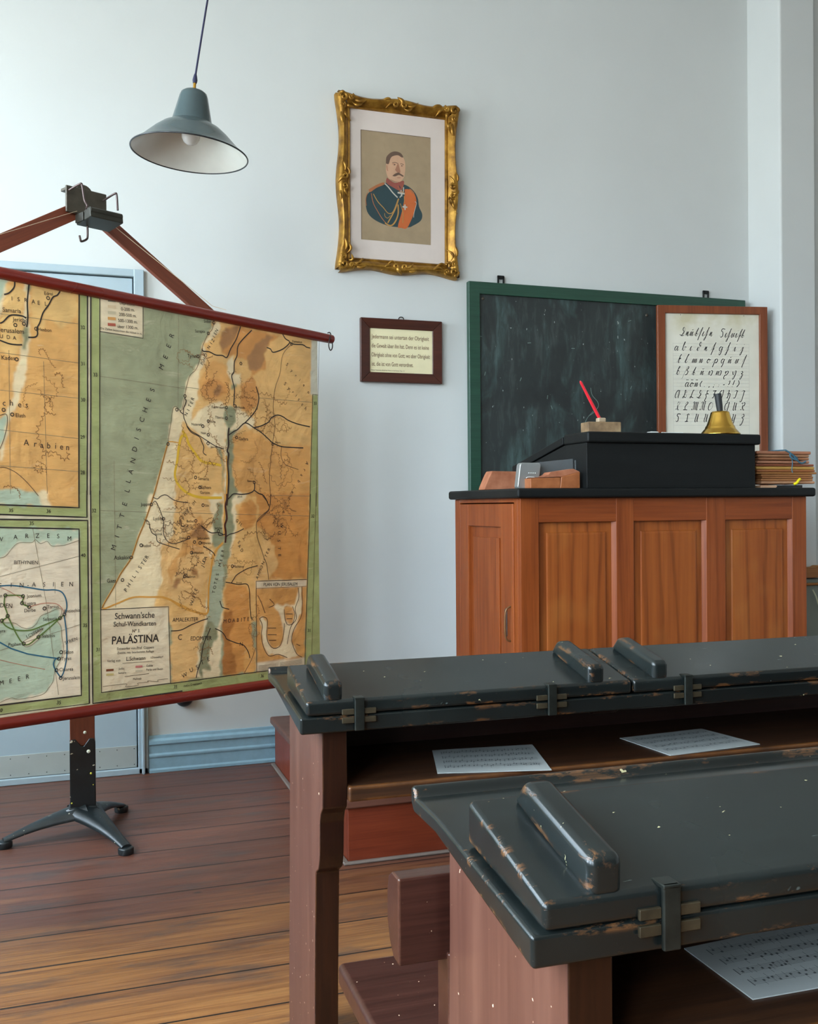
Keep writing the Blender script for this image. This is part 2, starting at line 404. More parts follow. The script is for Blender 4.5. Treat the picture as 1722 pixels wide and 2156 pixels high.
# ------------------------------------------------------------------ wall map on its stand
# printed outlines of the map in sheet units of 0.1 mm: along the rod, height above the floor
MAP_P=[["border",[[-7105,17229],[14622,18624],[14426,1910],[-7251,3226]]],["sea",[[3321,19098],[14005,18365],[13578,2497],[3156,4210]]],["land",[[7733,17806],[7666,17310],[7481,17120],[7275,16728],[7213,16555],[7109,16162],[6966,15816],[6727,15596],[6606,15289],[6494,14821],[6344,14352],[6134,14469],[5990,14394],[5999,14362],[5918,13903],[5799,13331],[5778,13201],[5526,12420],[5219,11472],[4862,10552],[4604,10005],[4348,9355],[3974,8874],[3692,8411],[3259,7783],[3187,7316],[12340,6487],[12479,18450]]],["plain",[[6639,15571],[6560,15170],[6494,14804],[6336,14352],[6142,14476],[5990,14394],[5999,14362],[5918,13903],[5799,13331],[5778,13201],[5526,12420],[5219,11472],[4862,10552],[4604,10005],[4348,9355],[3974,8874],[3692,8411],[3259,7783],[3698,7423],[5159,7676],[5867,9353],[5979,10857],[6195,13121],[6399,14061],[6601,13892],[6753,14362],[7018,15159],[6904,15596]]],["plain",[[7648,17303],[7283,16731],[7119,16155],[6722,15595],[6563,15126],[6401,14371],[6552,14154],[6666,13998],[6986,14834],[7072,15496],[7437,16320],[7323,16769],[8013,17315],[7935,17639]]],["plain",[[8330,16212],[8624,16445],[8574,15764],[8954,15867],[8907,15454],[8571,15459],[8323,15606]]],["plain",[[8066,14781],[8168,14688],[8149,13044],[7481,13153],[6549,13927],[7499,14674]]],["plain",[[7852,11180],[8016,11280],[8060,9740],[7833,9480],[7584,8959],[7498,8499],[7331,7849],[7284,7193],[6712,5286],[6710,5091],[7863,4937],[7965,6799],[8038,7797],[8080,11481],[7693,11480],[7450,11281],[7521,10486],[7351,9631],[7506,9162]]],["plain",[[5047,11471],[5955,11474],[6037,10908],[5767,10348],[5587,9903],[5322,9391],[5061,8884],[4803,8530],[3974,8040],[3293,7771],[3696,8420],[4355,9359],[4868,10551]]],["plain",[[8168,14688],[8729,14625],[9151,14380],[9580,14165],[9403,13880],[9062,14067],[8549,13532],[8481,13090],[8538,12585],[8472,12313],[8530,11909],[8694,11538],[9203,11437],[8521,11064],[8147,11065]]],["plain",[[8224,11482],[8681,11381],[8591,10806],[8626,10196],[8580,9858],[8408,9458],[8280,9126],[8190,8458],[8156,9132],[8212,10474]]],["tan",[[8174,13414],[8802,13611],[9403,13846],[10458,13338],[12235,13409],[12208,11044],[10162,11055],[9203,11471],[8694,11571],[8531,11976],[8481,13056]]],["tan",[[7110,15401],[7636,16208],[8246,16137],[8404,15445],[8355,14835],[7261,14756],[7027,15001]]],["brown",[[7148,15240],[7469,15564],[7912,15570],[8320,15404],[8275,15065],[7621,14882],[7183,14882]]],["brown",[[8011,17081],[8427,17535],[9359,17552],[10236,17453],[10778,17484],[10051,16908],[10131,16115],[9426,15842],[9345,16383],[8750,16458],[8249,16405],[8045,16518]]],["dark",[[8093,17158],[8261,17447],[8847,17555],[8716,17234],[8336,16784],[8086,16522],[8008,16847]]],["dark",[[9261,16512],[9613,17032],[10325,17429],[10459,17375],[10141,16953],[10047,16525],[9821,16120],[9385,16044],[9258,16237]]],["dark",[[7704,15120],[7828,15296],[8032,15347],[8030,15146],[7865,15000],[7703,15020]]],["brown",[[8906,15386],[9426,15842],[9725,15385],[9675,14828],[9151,14449],[8815,14767]]],["brown",[[8847,11143],[9319,11279],[9577,11072],[9528,10623],[9570,10450],[9006,10118],[8839,10463],[8674,10737]]],["brown",[[9495,11486],[12200,11495],[12066,8229],[10164,8289],[10575,8811],[10403,9522],[10050,10023],[9569,10346],[9706,10863]]],["tan2",[[9784,9961],[10314,9666],[10575,8811],[10120,8344],[9501,8174],[9329,8391],[9864,9263]]],["brown",[[8229,8254],[9069,8167],[9237,7847],[9226,6886],[9430,5833],[9033,4987],[8149,4899],[8005,4918],[8033,7329],[8179,7518],[8081,7928]]],["dark2",[[8053,7293],[8467,7293],[8503,6748],[8291,6431],[8452,5941],[8609,5042],[8026,4949],[8023,6458]]],["tan",[[9044,6013],[9474,5828],[9464,4966],[8946,4896]]],["tan2",[[6280,11217],[6779,11183],[7528,11148],[7603,10617],[7436,10091],[7591,9622],[7306,9171],[7301,8676],[7176,8157],[6739,7664],[6163,7612],[5715,7808],[5495,7983],[5478,9761],[5888,9939],[6462,10504],[5974,10897]]],["brown2",[[6456,9922],[6929,10660],[7126,10690],[7436,10091],[7274,9831],[7190,9439],[6642,9396],[6182,9286],[6102,8904],[5871,8404],[5728,8987],[6261,9541]]],["dark",[[6886,10366],[7202,10491],[7357,10159],[7435,9958],[6959,9907],[6688,9980]]],["dark",[[5907,8306],[6061,8585],[6251,8638],[6172,8385],[6057,8231]]],["dark",[[6715,8969],[6947,8794],[6944,8532],[6750,8642]]],["tan2",[[5840,7319],[6736,7404],[7282,7028],[7158,6546],[6957,6238],[6827,5075],[5814,5018]]],["sea2",[[8167,14654],[8561,14648],[8664,14451],[8640,14213],[8512,13969],[8343,13775],[8262,13922],[8161,14118]]],["sea2",[[8466,15451],[8675,15468],[8653,15331],[8485,15267]]],["sea2",[[8282,13822],[8719,13777],[8528,13531],[8481,13090],[8538,12585],[8472,12313],[8530,11909],[8694,11538],[8523,11300],[8479,11064],[8147,11065],[8285,12242],[8255,13250]]],["sea2",[[7763,13130],[8047,13040],[8109,11300],[8000,12504],[7923,12903]]],["sea2",[[8224,11482],[8471,11347],[8446,10976],[8462,10537],[8542,10197],[8497,9928],[8410,9593],[8303,9327],[8233,8624],[8146,8293],[8038,7797],[8060,9740],[8130,10475]]],["sea2",[[7791,11181],[8035,11146],[8061,9807],[7834,9614],[7672,9619],[7594,9821],[7677,10051],[7599,10286],[7562,10585],[7766,10815]]],["seal",[[8039,9707],[7833,9514],[7687,9153],[7542,8828],[7458,8502],[7415,8174],[7389,7680],[7363,7087],[7479,6745],[7761,6718],[7886,7007],[8013,7364],[8046,8467]]],["sea2",[[7382,7052],[7280,6797],[7217,6540],[6996,6168],[6991,5742],[6946,5256],[7101,5022],[7183,5291],[7461,5223],[7386,5596],[7469,5918],[7633,6165],[7757,6352],[7800,6647]]],["border",[[12449,18452],[13180,18551],[13091,10855],[12205,10862],[12403,15366]]],["border",[[12249,11568],[12788,11571],[12706,4514],[11883,4873]]],["border",[[4738,5072],[5814,5018],[11883,4873],[12710,4881],[12689,3044],[4730,4292]]],["border",[[2877,5234],[3205,5081],[5817,5025],[6060,5026],[6047,3915],[2864,4073]]],["border",[[2969,11816],[3252,11819],[3213,5080],[2891,4774]]],["patch",[[12355,17475],[12869,17480],[12795,15371],[12282,15368]]],["paper",[[3234,7741],[5736,7646],[5808,5026],[3205,5081]]],["paper",[[3309,18034],[4887,17911],[4864,16660],[3306,16687]]],["brown2",[[9515,8276],[12032,8187],[11883,4873],[9516,4942]]],["paper",[[9515,8276],[12032,8187],[12014,7924],[9512,8007]]],["paper",[[9511,5271],[11887,5199],[11883,4873],[9516,4942]]],["plain",[[10378,7345],[11389,7265],[11680,7927],[11775,7921],[11763,6875],[11379,6370],[11233,5919],[11461,5392],[11649,5245],[10993,5286],[10537,5463],[10087,5463],[9825,5859],[9742,6285],[9790,6627],[9661,6882],[9837,6936],[10035,6779],[10005,6118],[10269,5740],[10632,5771],[10819,6176],[10824,6601],[10556,7119]]],["brown2",[[10877,7199],[11295,7201],[11385,6871],[11288,6594],[11054,6544],[10918,6770]]],["tan",[[11471,6182],[11901,6429],[11889,5416],[11509,5423],[11278,5771]]],["dark3",[[10199,7464],[10294,7913],[11490,7832],[11485,7437],[10832,7274]]],["ins",[[-7085,19116],[2601,18969],[2513,11018],[-7168,11194]]],["plain",[[892,17994],[947,16664],[908,15654],[773,15039],[646,14462],[365,13812],[223,13276],[150,12779],[46,12447],[315,12322],[757,11999],[999,11768],[1174,11635],[1489,11093],[-35,11167],[-8,13592],[196,13834],[370,14341],[445,14943],[624,15624],[700,16298],[815,17314],[718,17966]]],["plain",[[138,17871],[236,17558],[164,17153],[25,16674],[-966,15456],[-2498,14987],[-2465,18061]]],["sea3",[[-7169,11032],[-7153,12648],[-678,12427],[-23,12249],[483,12094],[825,11800],[1171,11399],[1346,11128]]],["sea3",[[-7,13724],[196,13834],[219,13539],[120,13107],[-17,12773],[-352,12436],[-539,13239]]],["sea3",[[-7085,19116],[45,18511],[375,17910],[238,17756],[135,17543],[29,17068],[-1278,15740],[-7130,14804]]],["ins2",[[238,17723],[819,17649],[707,16965],[592,15820],[350,15595],[81,15698],[20,16215],[128,16885]]],["ins2",[[1030,17815],[2520,17773],[2512,17076],[1987,16662],[1481,16869],[1223,16160],[1019,16807]]],["sea2",[[720,16501],[917,16492],[836,16048],[816,15812],[712,15833],[699,16165]]],["sea2",[[837,17718],[908,17846],[994,17709],[905,17545]]],["border",[[2601,18969],[3321,19098],[3254,10942],[2512,10948]]],["cream",[[2886,18319],[2983,18335],[2924,10945],[2824,10946]]],["border",[[-7165,11483],[-35,11136],[2513,11027],[2530,12508],[2861,12517],[2872,4777],[2512,5041],[-100,5131],[-7230,5237]]],["ins",[[-7157,12238],[2530,12508],[2513,11027],[-7166,11403]]],["plain",[[1155,11525],[1422,11527],[1561,11067],[1346,11079],[1172,11458]]],["sea3",[[-7157,12238],[1137,11525],[1346,11079],[-7166,11403]]],["cream",[[-7168,11133],[-38,10831],[2803,10709],[2809,10628],[-40,10707],[-7170,10999]]],["cream",[[2834,12517],[2926,12519],[2895,4773],[2803,4787]]],["ins3",[[-7172,10783],[-42,10461],[2506,10354],[2512,5094],[-99,5180],[-7228,5372]]],["sea3",[[-7172,10783],[-42,10461],[2506,10354],[2503,10068],[2060,9874],[1912,9852],[1584,9856],[1441,9997],[1226,9937],[1068,10060],[945,9980],[494,9961],[150,9610],[-52,9553],[-1033,9213],[-2847,9493],[-7185,9544]]],["sea3",[[-7202,7929],[-1981,7547],[-73,7620],[365,7580],[604,7424],[846,7368],[1058,7482],[1202,7705],[1417,7789],[1744,7898],[1854,7889],[1870,7716],[1740,7521],[1848,7340],[1881,7027],[1932,6643],[1836,6310],[1650,5990],[1574,5658],[1428,5474],[1211,5301],[511,5270],[239,5343],[-99,5262],[-7225,5641]]],["ins3",[[633,6988],[913,7126],[1287,7342],[1107,7106],[1159,7033],[911,6857],[701,6830]]],["cream",[[-7235,4699],[-102,4902],[2757,4777],[2872,4795],[4761,4747],[4760,4673],[2871,4724],[-104,4804],[-7237,4537]]]]
MAP_L=[["k",9,[[3300,17926],[3248,11438]]],["k",9,[[3237,11571],[3213,5080],[5817,5025]]],["k",9,[[5814,5018],[11883,4873],[12249,11495]]],["k",8,[[12403,15366],[12207,10971]]],["k",14,[[2591,18097],[2518,11436]]],["k",14,[[2519,11567],[2513,11027],[-35,11136],[-3675,11292]]],["k",14,[[2872,18072],[2852,14457],[2799,11437]]],["k",14,[[2987,18054],[2963,14465],[2914,11437]]],["k",14,[[2793,11569],[2784,10720],[-38,10847],[-3677,11054]]],["k",14,[[2923,11569],[2903,4779],[4552,4722],[6279,4695]]],["k",14,[[-3679,10875],[-40,10700],[2809,10621],[2780,4791]]],["k",14,[[-3681,10726],[-42,10461],[2506,10354],[2512,5094],[-99,5180],[-3739,5247]]],["k",6,[[2780,4791],[-102,4902],[-3742,5009]]],["k",7,[[3234,7741],[5736,7646],[5808,5026]]],["k",7,[[9516,4942],[9515,8276],[12032,8187]]],["b",4,[[9512,8007],[12014,7924]]],["k",7,[[3294,16686],[4864,16653],[4885,17764]]],["b",5,[[12413,15367],[12697,15363]]],["b",5,[[12541,11533],[12219,4759]]],["b",5,[[12761,17467],[12548,11006]]],["k",13,[[7222,16560],[7280,16484],[7519,16494],[7800,16408],[8085,16421],[8290,16376],[8460,16697],[8715,17064],[8844,17351],[8931,17566]]],["k",13,[[9445,17494],[8839,16909],[8750,16492],[8621,16242],[8596,15901],[8490,15722],[8550,15491],[8610,15226],[8562,14681]]],["k",13,[[8344,13859],[8300,13588],[8317,13252],[8252,13014],[8313,12915],[8268,12578],[8303,12074],[8277,11569],[8209,11065]]],["k",13,[[8320,13589],[8551,13735],[8720,13811],[8890,13956],[9062,14067],[9233,14043],[9490,13919],[9839,13764],[10191,13537],[10391,13405],[10821,13281],[11377,13267],[11897,13269]]],["k",13,[[9490,13919],[9841,14007],[10198,14166],[10334,14331],[10607,14453],[10880,14417],[11155,14291],[11622,14175],[12243,14100]]],["k",13,[[9062,14067],[9278,14251],[9541,14508],[9674,14724],[9744,15075],[9617,15445]]],["k",13,[[10893,17533],[11029,17372],[11236,17254],[10909,16969],[10453,16795],[10319,16903],[10141,16936]]],["k",13,[[11236,17254],[11469,17210],[11895,17240],[12086,17171],[12278,17157]]],["k",13,[[8232,11267],[8357,11368],[8525,11486],[8862,11470],[9204,11506],[9464,11627],[9489,11886]]],["k",13,[[9464,11627],[9681,11507],[9900,11439],[10075,11230],[10162,11055]]],["b",6,[[11328,17193],[10907,16756],[10761,16034],[10527,15450],[10429,14740],[10511,14043],[10391,13405],[10270,12630],[10218,12034],[10256,11405],[10207,11055]]],["b",6,[[10821,13264],[10794,12927],[10952,12648],[11182,12547],[11649,12432]]],["dk",24,[[8224,11482],[8222,11280],[8157,11045],[8214,10608],[8129,10375],[8167,10072],[8142,9737]]],["dk",20,[[8344,13859],[8300,13588],[8317,13252],[8252,13014],[8313,12915],[8268,12578],[8303,12074],[8277,11569],[8209,11065]]],["k",10,[[8165,9938],[8332,10034],[8624,10094],[8964,10222]]],["k",10,[[8147,8327],[8395,8278],[8729,8206],[9069,8201],[9195,7987],[9231,7367],[9269,6917]]],["k",10,[[8395,8278],[8522,8439],[8649,8567],[9075,8748],[9334,8804],[9595,8842]]],["k",10,[[7894,7674],[7953,7503],[8013,7431],[8301,7340]]],["k",10,[[7680,6709],[7963,6565],[8125,6381],[8206,6271],[8621,6092],[8916,5992],[9127,5729],[9210,5480]]],["k",10,[[7479,6745],[7316,6464],[7153,6151],[7070,5733],[7028,5574],[6908,5294],[6846,5073]]],["k",10,[[7122,10362],[7358,10192],[7557,10104],[7840,10114],[8043,10042]]],["k",10,[[7840,10114],[7879,10012],[8125,10039]]],["k",10,[[5834,6807],[6230,6801],[6615,6926],[7084,7046],[7363,7087]]],["k",10,[[7193,9636],[7430,9529],[7629,9388],[7688,9286]]],["b",8,[[10290,11489],[10194,10964],[9881,10723],[9570,10450],[9586,9931],[9735,9546],[9906,9122],[10036,8838],[10119,8292]]],["b",8,[[9866,11418],[10108,11174],[10194,10964],[10104,10825],[9570,10450]]],["b",6,[[9474,5828],[9252,5371],[8947,4964]]],["k",9,[[6318,14350],[6318,14290],[6424,14221],[6459,14071],[6547,13893],[6582,13789],[6743,13614],[7072,13476],[7180,13280],[7253,13129],[7232,12927],[7362,12838]]],["k",9,[[6485,14772],[6556,14701],[6518,14561],[6445,14435],[6424,14221]]],["k",9,[[6582,13819],[6744,13660],[6999,13549],[7368,13365],[7743,13179],[8105,13083]]],["k",8,[[4889,10569],[4994,10548],[5035,10400],[5117,10176],[5287,10061],[5328,9874],[5629,9752],[6200,9581]]],["k",8,[[5171,11175],[5300,11193],[5552,10614],[5589,10052],[5936,9779],[6655,9946]]],["k",8,[[5173,11360],[5344,11305],[5474,11398],[5691,11436],[6041,11248],[6578,11171]]],["b",5,[[7733,17612],[7669,17306],[7486,17118],[7283,16731],[7222,16560],[7119,16155],[6958,15812],[6722,15595],[6603,15292],[6503,14927],[6519,14670],[6401,14371]]],["b",5,[[6494,14821],[6344,14352],[6134,14469],[5999,14362],[5918,13903],[5799,13331],[5778,13201],[5526,12420],[5219,11472],[4862,10552],[4604,10005],[4348,9355],[3974,8874],[3692,8411],[3259,7783]]],["y",30,[[6548,13512],[6334,13437],[6234,13106],[6151,12614],[6050,12124],[6181,11801],[6525,11525],[7075,11362],[8009,11345]]],["y",30,[[6382,13657],[6542,13436],[6630,13212],[6809,12989],[6990,12780],[7136,12646],[7359,12575],[7641,12551],[7983,12497]]],["o",18,[[5778,13201],[5526,12420],[5219,11472],[4862,10552],[4604,10005],[4348,9355],[3974,8874],[3692,8411],[3293,7795],[3772,7880],[4387,8052],[5016,8021],[5570,7965],[6097,7731],[6636,7458]]],["o",12,[[5799,13247],[5975,13254],[6241,13227]]],["o",24,[[5495,7983],[5827,7863],[6239,7606],[6736,7404],[7325,7272],[7389,7680],[7415,8174],[7500,8665],[7586,9158],[7751,9483],[8040,9740]]],["o",20,[[8209,12845],[8243,12241],[8189,11065]]],["o",16,[[8141,11481],[8109,10476],[8083,9973]]],["k",14,[[477,17844],[457,17659],[303,17470],[150,17397]]],["k",14,[[932,17867],[906,17662],[867,17255],[879,16788],[841,16516]]],["k",14,[[1944,17771],[1851,17637],[1704,17547],[1557,17287],[1375,17024],[1265,16705],[1174,16525],[1190,16358],[1118,16249],[890,16211]]],["k",14,[[23,16527],[125,16589],[295,16776],[466,16833],[706,16832],[827,16781]]],["k",14,[[18,16019],[286,15951],[524,15945],[696,15965]]],["b",6,[[-23,12249],[178,12237],[483,12094],[825,11800],[1171,11399]]],["b",6,[[-6,13789],[196,13834],[219,13539],[120,13107],[-17,12773]]],["g",4,[[26,16806],[2547,16837]]],["g",4,[[14,15658],[2564,15603]]],["g",4,[[2,14543],[2551,14487]]],["g",4,[[-11,13363],[2537,13214]]],["g",4,[[-22,12298],[2526,12168]]],["g",4,[[284,15753],[305,11463]]],["g",4,[[1377,15534],[1457,11467]]],["g",4,[[3298,15251],[6577,15110]]],["g",4,[[6291,17663],[6209,14324]]],["g",4,[[3270,10933],[4956,10862]]],["g",4,[[3762,12543],[3769,7768]]],["g",4,[[-58,8996],[2561,9508]]],["g",4,[[984,10415],[1385,8131],[1751,5222]]],["g",4,[[-82,6801],[2537,7344]]],["g",4,[[1680,8724],[1677,8382]]],["g",4,[[5527,10870],[7645,10776]]],["g",4,[[8590,10755],[12239,10640]]],["g",4,[[6334,15172],[7068,15151]]],["g",4,[[9721,15038],[12351,15053]]],["g",4,[[10256,11440],[12212,11408]]],["bl",13,[[-61,8718],[309,8710],[755,8631],[1318,8509],[1678,8485],[1896,8401],[2023,8186],[2057,7907],[1980,7706]]],["bl",13,[[1962,7691],[2030,7150],[2041,6458],[1943,5952],[1830,5743]]],["bl",13,[[1830,5743],[1651,6024],[1598,6202],[1673,6347],[1782,6344]]],["bl",13,[[1764,6346],[1295,6459],[768,6605],[255,6829],[-79,7047],[-1673,7831]]],["gr",13,[[103,8427],[648,8371],[629,8156],[846,8022]]],["gr",13,[[103,8427],[74,8166],[171,7812],[-5,7686]]],["gr",13,[[171,7812],[650,6919],[1124,7081],[1832,7599],[1962,7691]]],["gr",13,[[-6,7680],[127,7503],[431,7358],[880,7314],[1306,7425],[1832,7599]]],["rd",5,[[5,8664],[273,8514],[613,8290]]],["rd",5,[[-85,6523],[591,6292],[1327,6065]]],["rd",6,[[846,8022],[1313,8103],[1746,8035],[1945,7813],[1969,7707]]],["g",5,[[-52,9553],[150,9610],[494,9961],[945,9980],[1068,10060],[1226,9937],[1441,9997],[1584,9856],[1912,9852],[2060,9874],[2502,9998]]],["g",5,[[-73,7620],[365,7580],[604,7424],[846,7368],[1058,7482],[1202,7705],[1417,7789],[1744,7898],[1872,7870],[1870,7716],[1740,7521],[1848,7340],[1881,7027],[1932,6643],[1836,6310],[1650,5990],[1574,5658],[1428,5474],[1211,5301],[511,5270],[239,5343],[-99,5262]]],["g",5,[[633,6988],[913,7126],[1287,7342],[1107,7106],[1159,7033],[911,6857],[701,6830],[633,6988]]],["b",8,[[9661,6882],[9837,6936],[10035,6779],[10005,6118],[10269,5740],[10632,5771],[10819,6176],[10870,6596]]],["b",8,[[9661,6882],[9790,6627],[9742,6285],[9825,5859],[10087,5463],[10537,5463],[10993,5286]]],["b",8,[[11295,7201],[11408,6869],[11287,6558],[11054,6526],[10918,6734],[10876,7128]]],["b",8,[[11585,7898],[11628,7535],[11434,7118],[11477,6720],[11192,6424],[10999,5802]]],["b",8,[[11775,7921],[11763,6875],[11379,6370],[11233,5919],[11461,5392],[11744,5216]]],["b",8,[[10054,6497],[10458,6459]]],["b",8,[[10051,6253],[10478,6210]]],["b",8,[[10093,6039],[10452,6001]]],["b",8,[[10966,6943],[11291,6915]]],["b",8,[[10987,6763],[11266,6739]]],["b",8,[[9583,7753],[9755,7463],[9927,7067]]],["b",8,[[10156,7572],[10378,7345],[10107,7261]]],["b",8,[[11466,5751],[11654,5659]]],["b",3,[[9597,5139],[10442,5115]]],["b",3,[[10624,5135],[11742,5115]]],["b",3,[[9596,5091],[10442,5066]]],["b",3,[[10624,5093],[11742,5071]]],["b",3,[[9596,5043],[10441,5017]]],["b",3,[[10623,5051],[11741,5028]]],["b",3,[[9595,4994],[10441,4968]]],["b",3,[[10623,5008],[11741,4985]]],["b",4,[[3991,5926],[5112,5863]]],["b",5,[[4067,5482],[4980,5461]]],["b",4,[[3266,5268],[4105,5234],[4104,5140],[4556,5125],[4557,5198],[4935,5183],[4935,5220],[5318,5149],[5319,5205],[5709,5190]]],["q",29.9,[[3581,17738],[3860,17757]]],["l",29.9,[[3578,17534],[3857,17552]]],["t",29.9,[[3576,17338],[3855,17355]]],["o2",29.9,[[3574,17148],[3853,17164]]],["r2",29.9,[[3572,16952],[3851,16967]]],["r3",23.0,[[3393,5771],[3663,5751]]],["l2",23.0,[[3392,5628],[3661,5607]]],["r4",23.0,[[4476,5750],[4734,5732]]],["t",18.4,[[4475,5604],[4733,5585]]]]
